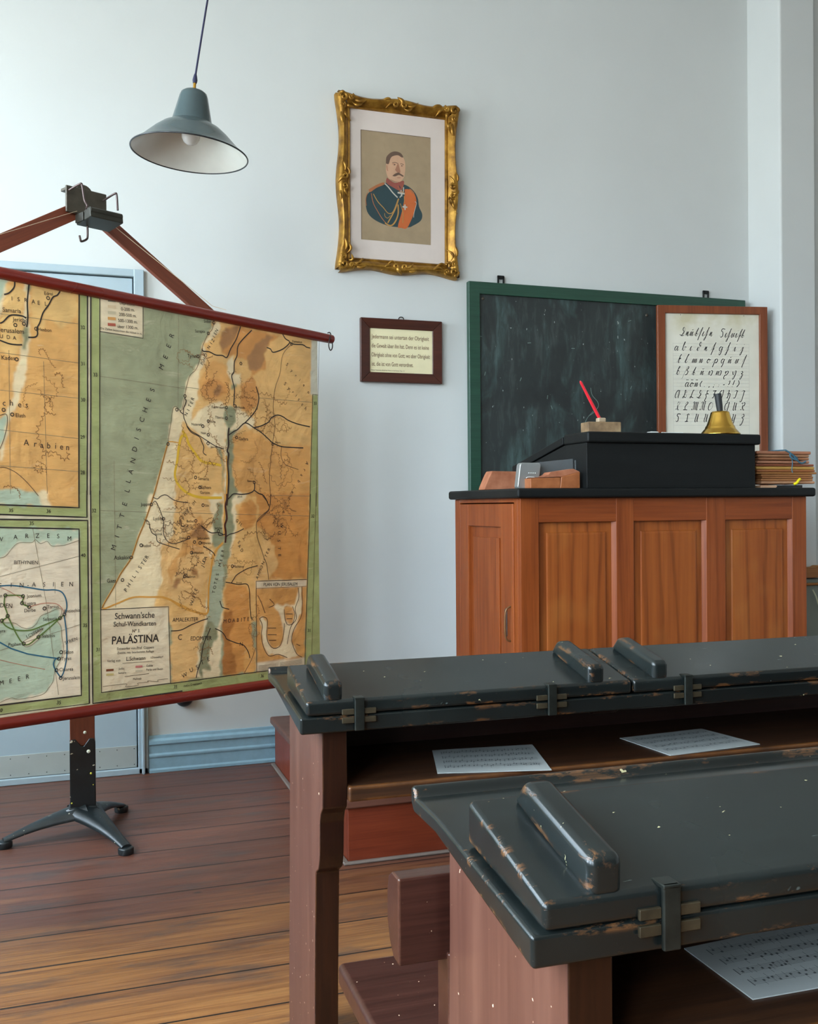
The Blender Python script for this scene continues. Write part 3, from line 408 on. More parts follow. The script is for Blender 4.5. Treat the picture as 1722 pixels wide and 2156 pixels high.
MAP_T=[["R",5994,16888,188,69,0],["E",5866,16517,188,69,0],["E",5731,16127,187,69,0],["M",5566,15774,187,69,0],["S",5192,14961,185,72,0],["E",5040,14617,185,72,0],["H",4901,14276,184,72,0],["C",4780,13938,184,72,0],["S",4651,13601,183,72,0],["I",4573,13305,183,72,0],["D",4498,12955,182,72,0],["N",4432,12570,182,72,0],["Ä",4346,12205,182,72,0],["L",4260,11895,181,72,0],["L",4216,11586,181,72,0],["E",4122,11142,181,72,0],["T",4024,10764,180,72,0],["T",3927,10387,180,72,0],["I",3835,10083,180,72,0],["M",3711,9728,179,72,0],["W",-29,10110,138,0,0],["A",444,10162,139,0,0],["R",800,10185,141,0,0],["Z",1130,10183,142,0,0],["E",1479,10173,143,0,0],["S",1798,10151,144,0,0],["M",2173,10067,145,0,0],["BITHYNIEN",764,9383,114,-3,0],["E",-44,8733,138,-4,0],["I",293,8728,139,-4,0],["N",618,8707,140,-4,0],["-",819,8704,141,-4,0],["A",1001,8699,141,-4,0],["S",1330,8678,142,-4,0],["I",1625,8666,143,-4,0],["E",1917,8651,144,-4,0],["N",2213,8632,145,-4,0],["Jconium",997,8356,108,0,0],["Lystra",889,8136,107,-1,0],["Derbe",870,7922,107,-1,0],["Tarsus",1600,7978,109,-1,0],["Antiochia",2223,7800,111,-1,0],["Seleucia",1505,7604,109,-1,0],["Salamis",1446,7088,109,-2,0],["Paphus",375,6942,106,-2,0],["Sidon",2097,6514,111,-3,0],["Tyrus",2021,6322,110,-3,0],["Cäsarea",2017,5984,110,-4,0],["Jerusalem",2181,5697,111,-4,0],["in",-31,8430,105,0,0],["yra",8,7383,105,-2,0],["DIEN",134,8122,132,-9,0],["I.CYPERN",1002,7225,101,22,0],["SYRIEN",2182,6858,104,13,0],["M",-42,5845,138,2,0],["E",238,5856,139,2,0],["E",501,5887,140,2,0],["R",768,5918,141,2,0],["40",2637,9522,119,-2,1],["35",2670,7297,119,-5,1],["35",951,10567,114,-1,1],["35",317,10966,112,-1,1],["36",1498,10932,116,-1,1],["35",1760,4981,117,-9,1],["32",3036,10935,120,-1,1],["31",3103,6477,120,-6,1],["30",-94,5032,111,-9,1],["32",2705,16746,119,7,1],["31",2692,15598,119,6,1],["30",2691,14452,119,4,1],["29",2667,13272,119,3,1],["28",2654,12146,119,1,1],["33",3123,15289,120,5,1],["35",6000,4880,109,-8,1],["36",9768,4753,118,-8,1],["32",12360,10638,124,-1,1],["31",12115,6208,124,-6,1],["33",12531,15029,124,4,1],["östl.v.Greenwich",6708,4863,85,0,0],["I",386,17317,126,1,0],["S",591,17321,126,1,0],["R",822,17329,127,1,0],["A",1060,17323,128,1,0],["E",1236,17308,128,1,0],["L",1468,17315,129,1,0],["Samaria",382,16960,139,3,0],["Jericho",636,16713,127,3,0],["Jerusalem",358,16356,152,2,0],["U",59,16148,118,2,0],["D",271,16147,119,2,0],["A",458,16143,119,2,0],["Hesbon",1423,16512,109,2,0],["Kades",265,15527,132,3,0],["Edrei",1561,17644,109,4,0],["c",132,14176,178,0,0],["h",352,14191,179,0,0],["e",608,14160,180,0,0],["s",826,14165,181,0,0],["Elath",628,13828,120,0,0],["A",803,13020,187,-1,0],["r",1090,12992,189,-1,0],["a",1295,12966,190,-2,0],["b",1520,12958,191,-2,0],["i",1745,12957,192,-2,0],["e",1946,12940,193,-2,0],["n",2149,12928,193,-2,0],["0-200 m.",4303,17536,109,4,0],["200-500 m.",4300,17347,109,3,0],["500-1300 m.",4298,17151,109,3,0],["über 1300 m.",4296,16955,109,3,0],["Die Zahlen bezeichnen die Höhen in m.",4071,16797,72,0,0],["Depression",4284,17714,94,1,0],["Sidon",7471,17561,112,5,0],["Sarepta",7150,17175,105,5,0],["Tyrus",6807,16276,124,4,0],["Damaskus",11611,17326,93,4,0],["Gadara",8991,13494,116,0,0],["Nazareth",6976,13908,92,1,0],["Tiberias",7937,14205,93,1,0],["Kapernaum",7880,14568,93,1,0],["Kana",7652,14038,86,1,0],["Nain",7248,13620,86,0,0],["Samaria",7230,12018,112,-2,0],["Sichem",7326,11713,119,-2,0],["Garizim",7284,11531,99,-2,0],["Jesreel",7682,13144,80,0,0],["Bethsaida",8855,14627,88,1,0],["Ramoth",9317,11959,82,-2,0],["Bosra",10640,13433,85,0,0],["Jabok",8798,11395,75,-2,0],["See",8432,14285,74,1,0],["P",7216,16050,125,62,0],["H",7297,16206,125,62,0],["Ö",7366,16362,125,62,0],["N",7501,16657,126,62,0],["I",7603,16801,126,62,0],["Z",7684,16910,126,62,0],["I",7726,17047,126,62,0],["E",7788,17171,126,62,0],["N",7842,17277,127,62,0],["N",6533,14234,130,65,0],["I",6624,14385,130,65,0],["T",6691,14536,130,65,0],["E",6758,14654,130,65,0],["R",6810,14788,130,65,0],["S",11110,16404,135,-42,0],["y",11340,16195,136,-42,0],["r",11549,16018,136,-42,0],["i",11737,15873,137,-42,0],["e",11949,15693,137,-42,0],["n",12186,15440,138,-42,0],["S",11009,15667,142,-42,0],["y",11193,15505,143,-42,0],["r",11401,15379,143,-42,0],["i",11564,15266,144,-42,0],["s",11690,15132,144,-42,0],["c",11869,14946,144,-42,0],["h",12034,14795,145,-42,0],["A",12082,12677,145,-125,0],["r",11959,12403,145,-125,0],["a",11813,12201,144,-125,0],["b",11668,11965,144,-125,0],["i",11476,11729,143,-125,0],["s",11357,11550,143,-125,0],["c",11191,11299,143,-125,0],["h",11083,11029,142,-110,0],["e",10918,10799,142,-110,0],["W",10798,10305,149,-93,0],["U",10680,10025,148,-93,0],["S",10654,9725,148,-93,0],["T",10665,9442,148,-93,0],["E",10680,9177,148,-93,0],["Joppe",4874,11132,110,2,0],["Lydda",5358,10646,119,1,0],["Sorek",5374,10125,97,0,0],["Asdod",4909,9747,96,0,0],["Askalon",4009,9392,137,-1,0],["Gaza",3627,8657,129,-2,0],["P",4139,8318,138,53,0],["H",4243,8474,138,53,0],["I",4347,8613,138,53,0],["L",4439,8753,138,53,0],["I",4557,8893,139,53,0],["S",4662,9034,139,53,0],["T",4768,9157,140,53,0],["E",4845,9264,140,53,0],["R",4918,9371,140,53,0],["Jericho",7841,10274,87,-1,0],["Silo",7368,11076,86,0,0],["Bethel",6655,10534,91,-1,0],["Emmaus",6380,9963,84,-2,0],["Jerusalem",7196,9932,99,-2,0],["Bethanien",7313,9757,79,-2,0],["Bethlehem",6954,9432,92,-2,0],["Hebron",6653,8615,98,-3,0],["Machärus",8716,8862,95,-3,0],["Arnon",8730,8274,75,-4,0],["B",5985,10192,115,47,0],["E",6042,10303,116,47,0],["T",6138,10398,116,47,0],["E",6253,10540,116,47,0],["P",6368,10635,116,47,0],["H",6446,10780,117,47,0],["R",6563,10892,117,47,0],["A",6660,10989,117,47,0],["I",6778,11118,117,47,0],["M",6837,11183,117,47,0],["W",6681,7685,130,63,0],["Ü",6721,7796,130,63,0],["S",6761,7907,130,63,0],["T",6802,8018,130,63,0],["E",6861,8145,131,63,0],["J",7145,8948,131,63,0],["U",7186,9061,132,63,0],["D",7227,9158,132,63,0],["A",7287,9237,132,63,0],["T",7622,8011,126,77,0],["O",7668,8174,126,77,0],["T",7706,8321,126,77,0],["E",7748,8468,126,77,0],["S",7790,8622,127,77,0],["M",7896,8960,127,75,0],["E",7951,9125,127,75,0],["E",7993,9290,127,75,0],["R",8028,9456,127,75,0],["AMALEKITER",6425,7145,142,-4,0],["EDOMITER",7078,6432,144,-5,0],["M",8110,6936,141,-4,0],["O",8305,6935,141,-4,0],["A",8496,6928,142,-4,0],["B",8681,6925,143,-4,0],["I",8833,6922,143,-4,0],["T",8969,6920,143,-4,0],["E",9140,6918,144,-4,0],["R",9334,6911,144,-4,0],["A",9569,8411,124,59,0],["M",9636,8546,125,59,0],["M",9703,8663,125,59,0],["O",9761,8782,125,59,0],["N",9851,8934,125,59,0],["I",9928,9052,125,59,0],["T",9996,9188,125,59,0],["E",10064,9307,126,59,0],["R",10146,9426,126,59,0],["W",6365,5234,155,20,0],["U",6644,5377,156,20,0],["S",6890,5443,157,20,0],["T",7107,5581,158,20,0],["E",7374,5664,159,20,0],["G",8671,10517,122,-45,0],["I",8776,10430,122,-45,0],["L",8859,10360,123,-45,0],["E",8747,9734,122,-45,0],["A",8766,9597,122,-45,0],["D",8870,9440,123,-45,0],["C",6189,6563,193,-6,0],["PLAN VON JERUSALEM",10713,8090,127,-3,0],["N",8823,6037,150,-6,0],["Schwann'sche",4466,7456,204,-3,1],["Schul-Wandkarten",4467,7182,160,-4,1],["Nº 3.",4514,6940,110,-4,1],["PALÄSTINA",4491,6669,263,-3,2],["Entworfen von Prof. Cüppers",4487,6377,88,-4,0],["Zweite, neu bearbeitete Auflage",4486,6242,80,-4,0],["Verlag von",3670,6055,86,-4,0],["L.Schwann",4492,6029,131,-4,1],["i.Düsseldorf",5284,5980,74,-4,0],["Judäa",3948,5761,72,-4,0],["Samaria",3979,5620,72,-4,0],["Galiläa",5004,5728,74,-4,0],["Peräa und Basan",5194,5582,74,-4,0],["Maßstab",4538,5347,73,-4,0]]
MAP_D=[[7732,17546],[7494,17135],[7061,16280],[11329,17201],[8674,13520],[7451,14043],[7219,13856],[7446,13564],[7431,13260],[8237,14575],[8616,14658],[8224,14195],[6896,12052],[7069,11711],[9476,11903],[8916,16220],[10391,13352],[6502,14856],[7197,11084],[6888,10539],[6583,9967],[6822,9803],[7056,9766],[6693,9443],[6392,8630],[7840,10164],[8443,8883],[6158,14363],[5784,13170],[5107,11120],[5565,10632],[4712,9765],[4347,9377],[4021,8651],[113,8426],[655,8364],[625,8156],[846,8022],[1329,7939],[1969,7700],[1825,7599],[1124,7081],[657,6925],[-5,7686],[171,7806],[1850,6535],[1775,6341],[1691,5992],[1827,5737],[1541,17499],[486,16531],[755,16605],[1142,16504],[520,15507],[372,13839],[113,13961]]
PIC=[["coat",0,[[-1270,-222],[-942,25],[-664,148],[199,183],[659,-15],[914,-355],[988,-762],[1140,-1089],[1060,-1388],[696,-1637],[439,-1732],[-377,-1751],[-1031,-1566],[-1404,-1287],[-1525,-891],[-1497,-531]]],["redc",0,[[-535,401],[-157,197],[252,333],[224,41],[44,-122],[-210,-25],[-563,157]]],["orange",0,[[300,-49],[505,-29],[760,-199],[860,-554],[753,-1026],[595,-1428],[387,-1784],[131,-1781],[-21,-1722],[189,-978],[297,-364]]],["skin",0,[[-555,1120],[-401,1377],[-96,1457],[159,1436],[310,1210],[333,874],[279,530],[149,323],[-30,233],[-258,283],[-485,406],[-583,732]]],["hair",0,[[-581,1021],[-553,1312],[-349,1527],[-120,1599],[109,1552],[235,1396],[158,1363],[-19,1441],[-274,1366],[-377,1235],[-454,1010]]],["skin2",0,[[-152,776],[-22,1079],[3,1082],[102,705],[-26,668]]],["hair",0,[[-281,498],[-154,607],[0,671],[101,633],[254,551],[202,510],[88,559],[-1,562],[-155,487]]],["epau",0,[[-1394,-210],[-1042,15],[-714,167],[-664,75],[-1018,-103],[-1321,-323]]],["epau",0,[[505,-5],[607,-20],[760,-175],[657,-185]]],["skin2",12,[[-277,1016],[-201,1048],[-125,1008]]],["hair",10,[[-289,1075],[-149,1114],[-23,1067]]],["hair",10,[[92,1067],[181,1076],[258,1035]]],["skin2",12,[[130,974],[206,982]]],["silver",22,[[-639,126],[-463,-25],[-263,-247],[-36,-443]]],["silver",18,[[249,43],[222,-202],[66,-434]]],["gold",16,[[-34,-226],[145,-160],[247,-199]]],["silver",30,[[-34,-226],[298,-243]]],["silver",26,[[133,-89],[156,-377]]],["gold",15,[[-1171,-381],[-973,-698],[-699,-961],[-473,-1182],[-244,-1089],[-11,-513]]],["epau",13,[[-1271,-366],[-1175,-788],[-977,-1130],[-778,-1424],[-528,-1692]]],["gold",22,[[15,-487],[-168,-1010],[-502,-1617]]],["gold",26,[[-13,-755],[-16,-1190],[-172,-1565],[-377,-1727],[-629,-1628]]],["gold",10,[[-650,-1197],[-626,-1339],[-500,-1400],[-373,-1269]]],["gold",14,[[90,-697],[214,-1121],[210,-1557]]],["gold",12,[[271,-342],[294,-679]]],["silver",26,[[191,-833],[421,-837]]],["silver",26,[[307,-726],[317,-967]]],["epau",12,[[-1446,-359],[-1523,-652],[-1501,-937]]],["silver",10,[[783,-561],[860,-627],[753,-1026],[725,-1271]]],["dark",12,[[46,96],[95,-20]]],["epau",10,[[-31,64],[94,-214]]],["epau",10,[[199,135],[145,-209]]],["eye",13,[[-221,991],[-150,998]]],["eye",12,[[135,989],[196,990]]],["lip",10,[[-53,436],[100,451]]],["skin2",8,[[-359,322],[-157,257],[47,253]]],["skin2",14,[[-544,929],[-532,786],[-495,693]]],["skin2",9,[[-22,1079],[-39,884],[-61,713],[0,681],[76,703]]]]

MAPC = {'border': (168, 174, 112), 'sea': (162, 164, 128), 'land': (236, 184, 112), 'plain': (246, 222, 176), 'tan': (230, 168, 94), 'tan2': (238, 188, 120),
        'brown': (218, 150, 78), 'brown2': (226, 164, 92), 'dark': (176, 124, 74), 'dark2': (182, 118, 58), 'dark3': (214, 152, 82), 'sea2': (148, 148, 112), 'seal': (180, 186, 154), 'sea3': (188, 202, 174),
        'paper': (234, 214, 178), 'patch': (212, 206, 184), 'ins': (236, 178, 104), 'ins2': (240, 194, 122), 'ins3': (238, 220, 190), 'cream': (230, 214, 186)}
LCOL = {'h': (150, 104, 58), 'k': (48, 40, 34), 'b': (96, 72, 50), 'g': (138, 124, 98), 'dk': (74, 34, 22), 'y': (232, 184, 52), 'o': (222, 158, 70), 'bl': (44, 100, 124), 'gr': (96, 120, 52), 'rd': (190, 110, 84),
        'q': (130, 128, 106), 'l': (226, 200, 160), 't': (206, 190, 156), 'o2': (214, 156, 90), 'r2': (178, 92, 70), 'r3': (130, 70, 36), 'l2': (206, 184, 120), 'r4': (204, 120, 110)}
def map_paper():
    t = NT('map_paper'); a = t.n.new('ShaderNodeVertexColor'); a.layer_name = 'print'
    n = t.noise(t.mp(), 7, 5, .6); c = t.mix(t.math('MULTIPLY', t.step(n, .45, .75), .16), a.outputs[0], lin((120, 96, 66)))
    cr = t.noise(t.mp((1, 1, 3.2)), 6.5, 5, .62, 1.2); c = t.mix(t.math('MULTIPLY', t.step(cr, .62, .72), .22), c, lin((244, 228, 196)))
    t.col(c); t.p.inputs['Roughness'].default_value = .42
    w1 = t.noise(t.mp((1, 1, 1)), 5, 4, .55, .8); w2 = t.noise(t.mp((6, 6, 22)), 1.4, 4, .6)
    t.bump(t.math('ADD', w1, t.math('MULTIPLY', w2, .35)), .55, .018); return t.m
M_map = map_paper()
M_ln = {k: flat('map_ink_'+k, c, .6, var=.04) for k, c in LCOL.items()}
M_rod = wood('map_rod_wood', (86, 20, 14), (112, 30, 20), (136, 44, 30), 0, rough=.30, blot=.8, bump=.05)
MS = thing('wall_map', 'large hanging school map of Palestine with green border between two red rods', 'map', (-.2, 3.178, 0), math.atan2(.643, 1.184))
S0, S1 = -.985, 1.267
ztop = lambda s: 1.790 - (s)*(.0392/1.3476); zbot = lambda s: .478 - s*.0215
def build_map():
    nx, nz = 760, 440
    s = np.linspace(S0, S1, nx); k = np.linspace(0, 1, nz)
    Sg, Kg = np.meshgrid(s, k); zt = 1.790-Sg*(.0392/1.3476); zb = .478-Sg*.0215
    Zg = zb+(zt-zb)*Kg
    rgb = np.zeros(Sg.shape+(3,), np.float32); rgb[:] = lin(MAPC['border'])[:3]
    rng = np.random.RandomState(3)
    def warp(A, B, f, ph): return .0035*np.sin(A*f+ph+1.7*np.sin(B*f*.7+ph))
    Sw = Sg+warp(Sg, Zg, 70, .3)+warp(Zg, Sg, 150, 1.9)*.6; Zw = Zg+warp(Zg, Sg, 85, 2.)+warp(Sg, Zg, 170, .9)*.6
    straight = {'border', 'paper', 'patch', 'cream', 'ins', 'ins3', 'sea'}
    for cname, pts in MAP_P:
        A, B = (Sg, Zg) if cname in straight else (Sw, Zw)
        p = np.array(pts, float)/1e4; x0, z0 = p.min(0)-.01; x1, z1 = p.max(0)+.01
        ins = np.zeros(A.shape, bool)
        j = len(p)-1
        for i in range(len(p)):
            xi, zi = p[i]; xj, zj = p[j]
            if zi != zj:
                cond = ((zi > B) != (zj > B)) & (A < (xj-xi)*(B-zi)/(zj-zi)+xi); ins ^= cond
            j = i
        rgb[ins] = lin(MAPC[cname])[:3]
    # the printed tints bleed a little
    soft = rgb.copy()
    for _ in range(3):
        soft[1:-1, 1:-1] = (soft[1:-1, 1:-1]*2+soft[:-2, 1:-1]+soft[2:, 1:-1]+soft[1:-1, :-2]+soft[1:-1, 2:])/6
    rgb = soft
    # mottled relief tinting of the printed land
    f = 0
    for a in range(14):
        th = rng.rand()*PI; q = 18+rng.rand()*110; f = f+np.sin((Sg*math.cos(th)+Zg*math.sin(th))*q+rng.rand()*6+2*np.sin(Zg*q*.4+rng.rand()*6))/math.sqrt(q/18)
    f = f/f.std()
    land = (rgb[..., 0] > rgb[..., 2]*1.55)
    rgb = rgb*(1+np.where(land, .045, .018)*f)[..., None]; rgb = np.clip(rgb, 0, 1)
    wav = .0035*np.sin(Sg*5.2+1.1)*np.sin(Kg*PI)+.0015*np.sin(Sg*17+Kg*4)
    vs = np.stack([Sg, wav, Zg], -1).reshape(-1, 3)
    idx = np.arange(nx*nz).reshape(nz, nx)
    q = np.stack([idx[:-1, :-1], idx[:-1, 1:], idx[1:, 1:], idx[1:, :-1]], -1).reshape(-1, 4)
    me = bpy.data.meshes.new('map_sheet'); me.from_pydata(vs.tolist(), [], q.tolist())
    at = me.color_attributes.new('print', 'FLOAT_COLOR', 'POINT')
    at.data.foreach_set('color', np.concatenate([rgb, np.ones(Sg.shape+(1,), np.float32)], -1).reshape(-1).astype(np.float32))
    me.materials.append(M_map); me.polygons.foreach_set('use_smooth', [True]*len(me.polygons)); me.update()
    o = bpy.data.objects.new('map_sheet', me); COL.objects.link(o); o.parent = MS
    return o
sheet = build_map()
def onwave(o):
    for v in o.data.vertices:
        s_, z_ = v.co.x, v.co.z; k_ = min(1, max(0, (z_-zbot(s_))/(ztop(s_)-zbot(s_))))
        v.co.y += .0035*math.sin(s_*5.2+1.1)*math.sin(k_*PI)+.0015*math.sin(s_*17+k_*4)
pr = Print()
def dense(p):
    if max(math.dist(a, b) for a, b in zip(p, p[1:])) < .13: return p
    o = []
    for a, b in zip(p, p[1:]):
        n = max(1, int(math.dist(a, b)/.03)); o += [(a[0]+(b[0]-a[0])*k/n, a[1]+(b[1]-a[1])*k/n) for k in range(n)]
    return o+[p[-1]]
for c, wd, pts in MAP_L:
    pts_ = [(a/1e4, b/1e4) for a, b in pts]; straight_ = len(dense(pts_)) != len(pts_)
    pr.ribbon(dense(pts_), wd*.00031, M_ln[c], {'y': .0005, 'o': .0005, 'g': .0006}.get(c, .0008), not straight_)
for txt, s_, z_, h_, a_, b_ in MAP_T:
    pr.text(txt, s_/1e4, z_/1e4, h_/1e4*.97, math.radians(a_), M_ln['k'], .0010, bold=b_, xs=.95)
for a, b in MAP_D: pr.disc(a/1e4, b/1e4, .0062, M_ln['k'], .0011, 14, .0036)
# relief hachures: small loops and wriggles inside the hill country
random.seed(11)
def wriggle(s_, z_, L, r, col, wdt):
    """scalloped contour: a drifting line of little bays"""
    a = random.random()*6.3; turn = random.uniform(-.5, .5); p = []; x, z = s_, z_
    for k in range(L):
        r *= random.uniform(.85, 1.18)
        for q in range(4):
            b = abs(math.sin(q/4*PI))*r*.75; p.append((x-math.sin(a)*b, z+math.cos(a)*b)); x += math.cos(a)*r*.42; z += math.sin(a)*r*.42
        a += turn+random.uniform(-.7, .7)
        if random.random() < .15: turn = random.uniform(-.7, .7)
    if any(u > 1.17 or v < .53 or v > 1.73 or .245 < u < .37 or (u < .3 and v < 1.12) or (u > .97 and v < .97) or (u < .60 and v < .92 and u > .3) for u, v in p): return
    pr.ribbon(p, wdt, M_ln[col], .0007)
hills = [(.80, 1.53, .09, .10, 26), (.80, 1.30, .07, .05, 14), (.95, 1.42, .09, .14, 34), (1.12, 1.35, .09, .18, 26), (1.05, 1.05, .10, .10, 40), (.68, 1.22, .06, .06, 16), (.66, 1.02, .08, .10, 40), (.60, .82, .08, .10, 46),
         (.97, .88, .06, .07, 34), (1.0, .72, .07, .08, 22), (.97, .60, .05, .10, 30), (.70, .57, .05, .09, 22), (1.15, .86, .07, .10, 12), (.17, 1.45, .07, .10, 18), (.10, 1.2, .09, .1, 12), (.2, 1.08, .1, .08, 14), (-.3, 1.3, .25, .3, 40)]
for hx, hz, rx, rz, n in hills:
    for k in range(n//2):
        wriggle(hx+random.gauss(0, rx*.55), hz+random.gauss(0, rz*.55), random.randint(5, 13), random.uniform(.005, .010), ('b' if n >= 40 and hx > 0 and random.random() < .35 else 'h'), random.uniform(.0009, .0018))
lo = pr.build('map_lettering', sheet); onwave(lo)
# rods
def rod(name, s0, s1, zf, r):
    bm = bmesh.new(); n = 24; L = [s0+(s1-s0)*k/n for k in range(n+1)]
    tube(bm, [(s_, 0, zf(s_)) for s_ in L], [r*.9]+[r]*(n-1)+[r*.92], 20)
    return obj(name, bm, M_rod, MS)
rod('top_rod', S0-.07, 1.344, lambda s: 1.802-s*(.0392/1.3476), .0185)
rod('bottom_rod', S0-.07, 1.262, lambda s: .462-s*.0215, .0185)
M_wire = flat('wire', (52, 48, 46), .4, .7)
bm = bmesh.new(); tube(bm, smooth_path([(1.318, -.019, 1.772), (1.312, -.016, 1.735), (1.325, -.012, 1.716), (1.338, -.010, 1.735), (1.337, -.0, 1.785), (1.322, -.0, 1.786)], 5), .0022, 8); obj('wire_loop', bm, M_wire, MS)

# stand
M_stw = wood('stand_wood', (84, 36, 20), (110, 52, 30), (132, 66, 40), 2, rough=.5)
M_arm = wood('stand_arm_wood', (84, 36, 20), (110, 52, 30), (132, 66, 40), 0, rough=.5)
M_iron = NT('cast_iron'); _n = M_iron.noise(M_iron.mp(), 16, 5); M_iron.col(M_iron.mix(M_iron.step(M_iron.noise(M_iron.mp((1, 1, 1)), 42, 2), .71, .73), M_iron.ramp(_n, [(.3, lin((14, 18, 19))), (.7, lin((26, 33, 35)))]), lin((196, 186, 160))))
M_iron.p.inputs['Roughness'].default_value = .33; M_iron.bump(_n, .15); M_iron = M_iron.m
M_steel = flat('head_metal', (78, 72, 62), .45, .5, var=.2, scale=30)
M_hookm = flat('hook_metal', (84, 70, 68), .4, .6)
M_white = flat('white_paint_spot', (225, 225, 205), .6); M_yel = flat('yellow_paint_spot', (214, 206, 70), .6)
st = thing('map_stand', 'map stand with red-brown wooden post on a black three-footed iron base', 'map stand', (.025, 3.53, 0), math.atan2(.643, 1.184)*.0)
bm = bmesh.new(); bx(bm, (-.040, -.019, .30), (.040, .019, 1.72), .003); obj('post', bm, M_stw, st)
bm = bmesh.new(); bx(bm, (-.55, -.02, 1.64), (.55, .02, 1.70), .004, M=Matrix.Rotation(.50, 4, 'Z')); obj('crossbar', bm, M_arm, st)
# cast socket: fluted shaft with a scalloped top
bm = bmesh.new()
prism(bm, [(-.041, .075), (.041, .075), (.041, .315), (.036, .325), (.022, .325), (.004, .300), (-.004, .300), (-.022, .325), (-.036, .325), (-.041, .315)], 1, -.026, -.020, .003)
prism(bm, [(-.041, .075), (.041, .075), (.041, .315), (-.041, .315)], 1, .020, .026, .003)
bx(bm, (-.0415, -.024, .075), (-.035, .024, .315), .002); bx(bm, (.035, -.024, .075), (.0415, .024, .315), .002)
bx(bm, (-.046, -.030, .075), (.046, .030, .098), .006, 3)
soc = obj('iron_socket', bm, M_iron, st)
for (x_, z_, r_, m_) in ((.019, .282, .0062, M_white), (.026, .207, .0036, M_yel), (-.036, .112, .0028, M_yel), (.033, .168, .002, M_yel)):
    bm = bmesh.new(); lathe(bm, [(0, 0), (r_, 0), (r_*.8, .0015), (0, .002)], 12, 0, Matrix.Translation((x_, -.0262, z_)) @ Matrix.Rotation(PI/2, 4, 'X')); obj('paint_spot', bm, m_, st)
bm = bmesh.new(); lathe(bm, [(0, 0), (.0055, 0), (.004, .0015), (0, .002)], 12, 0, Matrix.Translation((.008, -.0195, .345)) @ Matrix.Rotation(PI/2, 4, 'X')); obj('paint_spot', bm, M_white, st)
# three splayed feet
for (fx, fy) in ((.128, -.262), (-.248, -.062), (.135, .205)):
    d = Vector((fx, fy, 0)); L = d.length; d.normalize(); nrm = Vector((-d.y, d.x, 0))
    bm = bmesh.new(); rings = []
    for k in range(13):
        t_ = k/12; c_ = d*(L*t_); z_ = .083-.060*t_**.75+.010*math.sin(t_*PI); h_ = .030*(1-t_)+.014; w_ = .044*(1-t_)**1.6+.017
        rings.append([bm.verts.new(c_+nrm*a*w_+Vector((0, 0, z_+b*h_/2))) for a, b in ((-1, -.6), (-1, .3), (-.55, .9), (0, 1.08), (.55, .9), (1, .3), (1, -.6), (0, -1))])
    for a, b in zip(rings, rings[1:]):
        for k in range(8):
            f = bm.faces.new((a[k], a[(k+1) % 8], b[(k+1) % 8], b[k])); f.smooth = True
    bm.faces.new(rings[0][::-1]); bm.faces.new(rings[-1]); bmesh.ops.recalc_face_normals(bm, faces=bm.faces)
    ft = obj('foot', bm, M_iron, st)
    bm = bmesh.new(); lathe(bm, [(0, 0), (.023, 0), (.025, .004), (.025, .018), (.020, .022), (0, .023)], 24, 0, Matrix.Translation(d*(L-.004))); obj('foot_pad', bm, M_iron, ft)
# arms up to the head, made of two slanting battens
AP = V(.03, -.02, 2.085); dm = V(.879, .477, 0)
def batten(p, q, w_, th, name):
    p = Vector(p); q = Vector(q); d = (q-p); L = d.length; d.normalize(); nn = Vector((-.477, .879, 0)); side = d.cross(nn).normalized(); nn = side.cross(d)
    M4 = Matrix(((d.x, nn.x, side.x, p.x), (d.y, nn.y, side.y, p.y), (d.z, nn.z, side.z, p.z), (0, 0, 0, 1)))
    bm = bmesh.new(); bx(bm, (0, -th/2, -w_/2), (L, th/2, w_/2), .002); return obj(name, bm, M_arm, st, None, None), M4
hd = Matrix.Translation((.030, -.020, 0)) @ Matrix.Rotation(math.atan2(.477, .879), 4, 'Z')      # frame of the A: x along the map, z up
for sg in (-1, 1):
    bm = bmesh.new(); A_ = .545
    bx(bm, (.02, -.010, -.026), (.70, .010, .026), .002)
    o = obj('arm', bm, M_arm, st); o.matrix_local = hd @ Matrix.Translation((0, 0, 2.118)) @ (Matrix.Rotation(PI, 4, 'Z') if sg < 0 else Matrix()) @ Matrix.Rotation(A_, 4, 'Y')
bm = bmesh.new(); bx(bm, (-.085, -.024, 2.078), (.062, -.014, 2.166), .003); bx(bm, (-.085, -.014, 2.150), (.062, .014, 2.160), .002)
lathe(bm, [(0, -.022), (.030, -.022), (.032, -.015), (.032, .015), (0, .018)], 24, 0, Matrix.Translation((-.016, 0, 2.150)) @ Matrix.Rotation(PI/2, 4, 'X'))
hb = obj('head_plate', bm, M_steel, st); hb.matrix_local = hd
bm = bmesh.new(); prism(bm, [(-.112, 2.052), (-.020, 2.040), (-.018, 2.050), (-.030, 2.066), (-.090, 2.086), (-.108, 2.082)], 0, -.048, .072, .003)
tube(bm, [(-.046, -.100, 2.074), (.070, -.100, 2.074)], .012, 12); bx(bm, (-.053, -.07, 2.046), (-.047, -.02, 2.075), .002)
hc = obj('clamp_block', bm, flat('dark_clamp_metal', (50, 48, 40), .45, .4), st); hc.matrix_local = hd
for pts in ([(-.078, -.030, 2.148), (-.066, -.075, 2.160), (-.060, -.080, 2.156), (-.053, -.082, 2.110), (-.045, -.085, 2.092), (-.050, -.085, 2.080)], [(.046, -.030, 2.140), (.058, -.080, 2.155), (.064, -.084, 2.150), (.066, -.086, 2.100)],
            [(-.014, -.030, 2.046), (-.014, -.030, 2.008), (-.020, -.032, 1.996), (-.042, -.040, 1.984), (-.047, -.042, 1.990), (-.050, -.042, 2.002)]):
    bm = bmesh.new(); tube(bm, smooth_path(pts, 5), .0036, 10); hk = obj('hook', bm, M_hookm, st); hk.matrix_local = hd
M_str = flat('string', (196, 176, 150), .8)
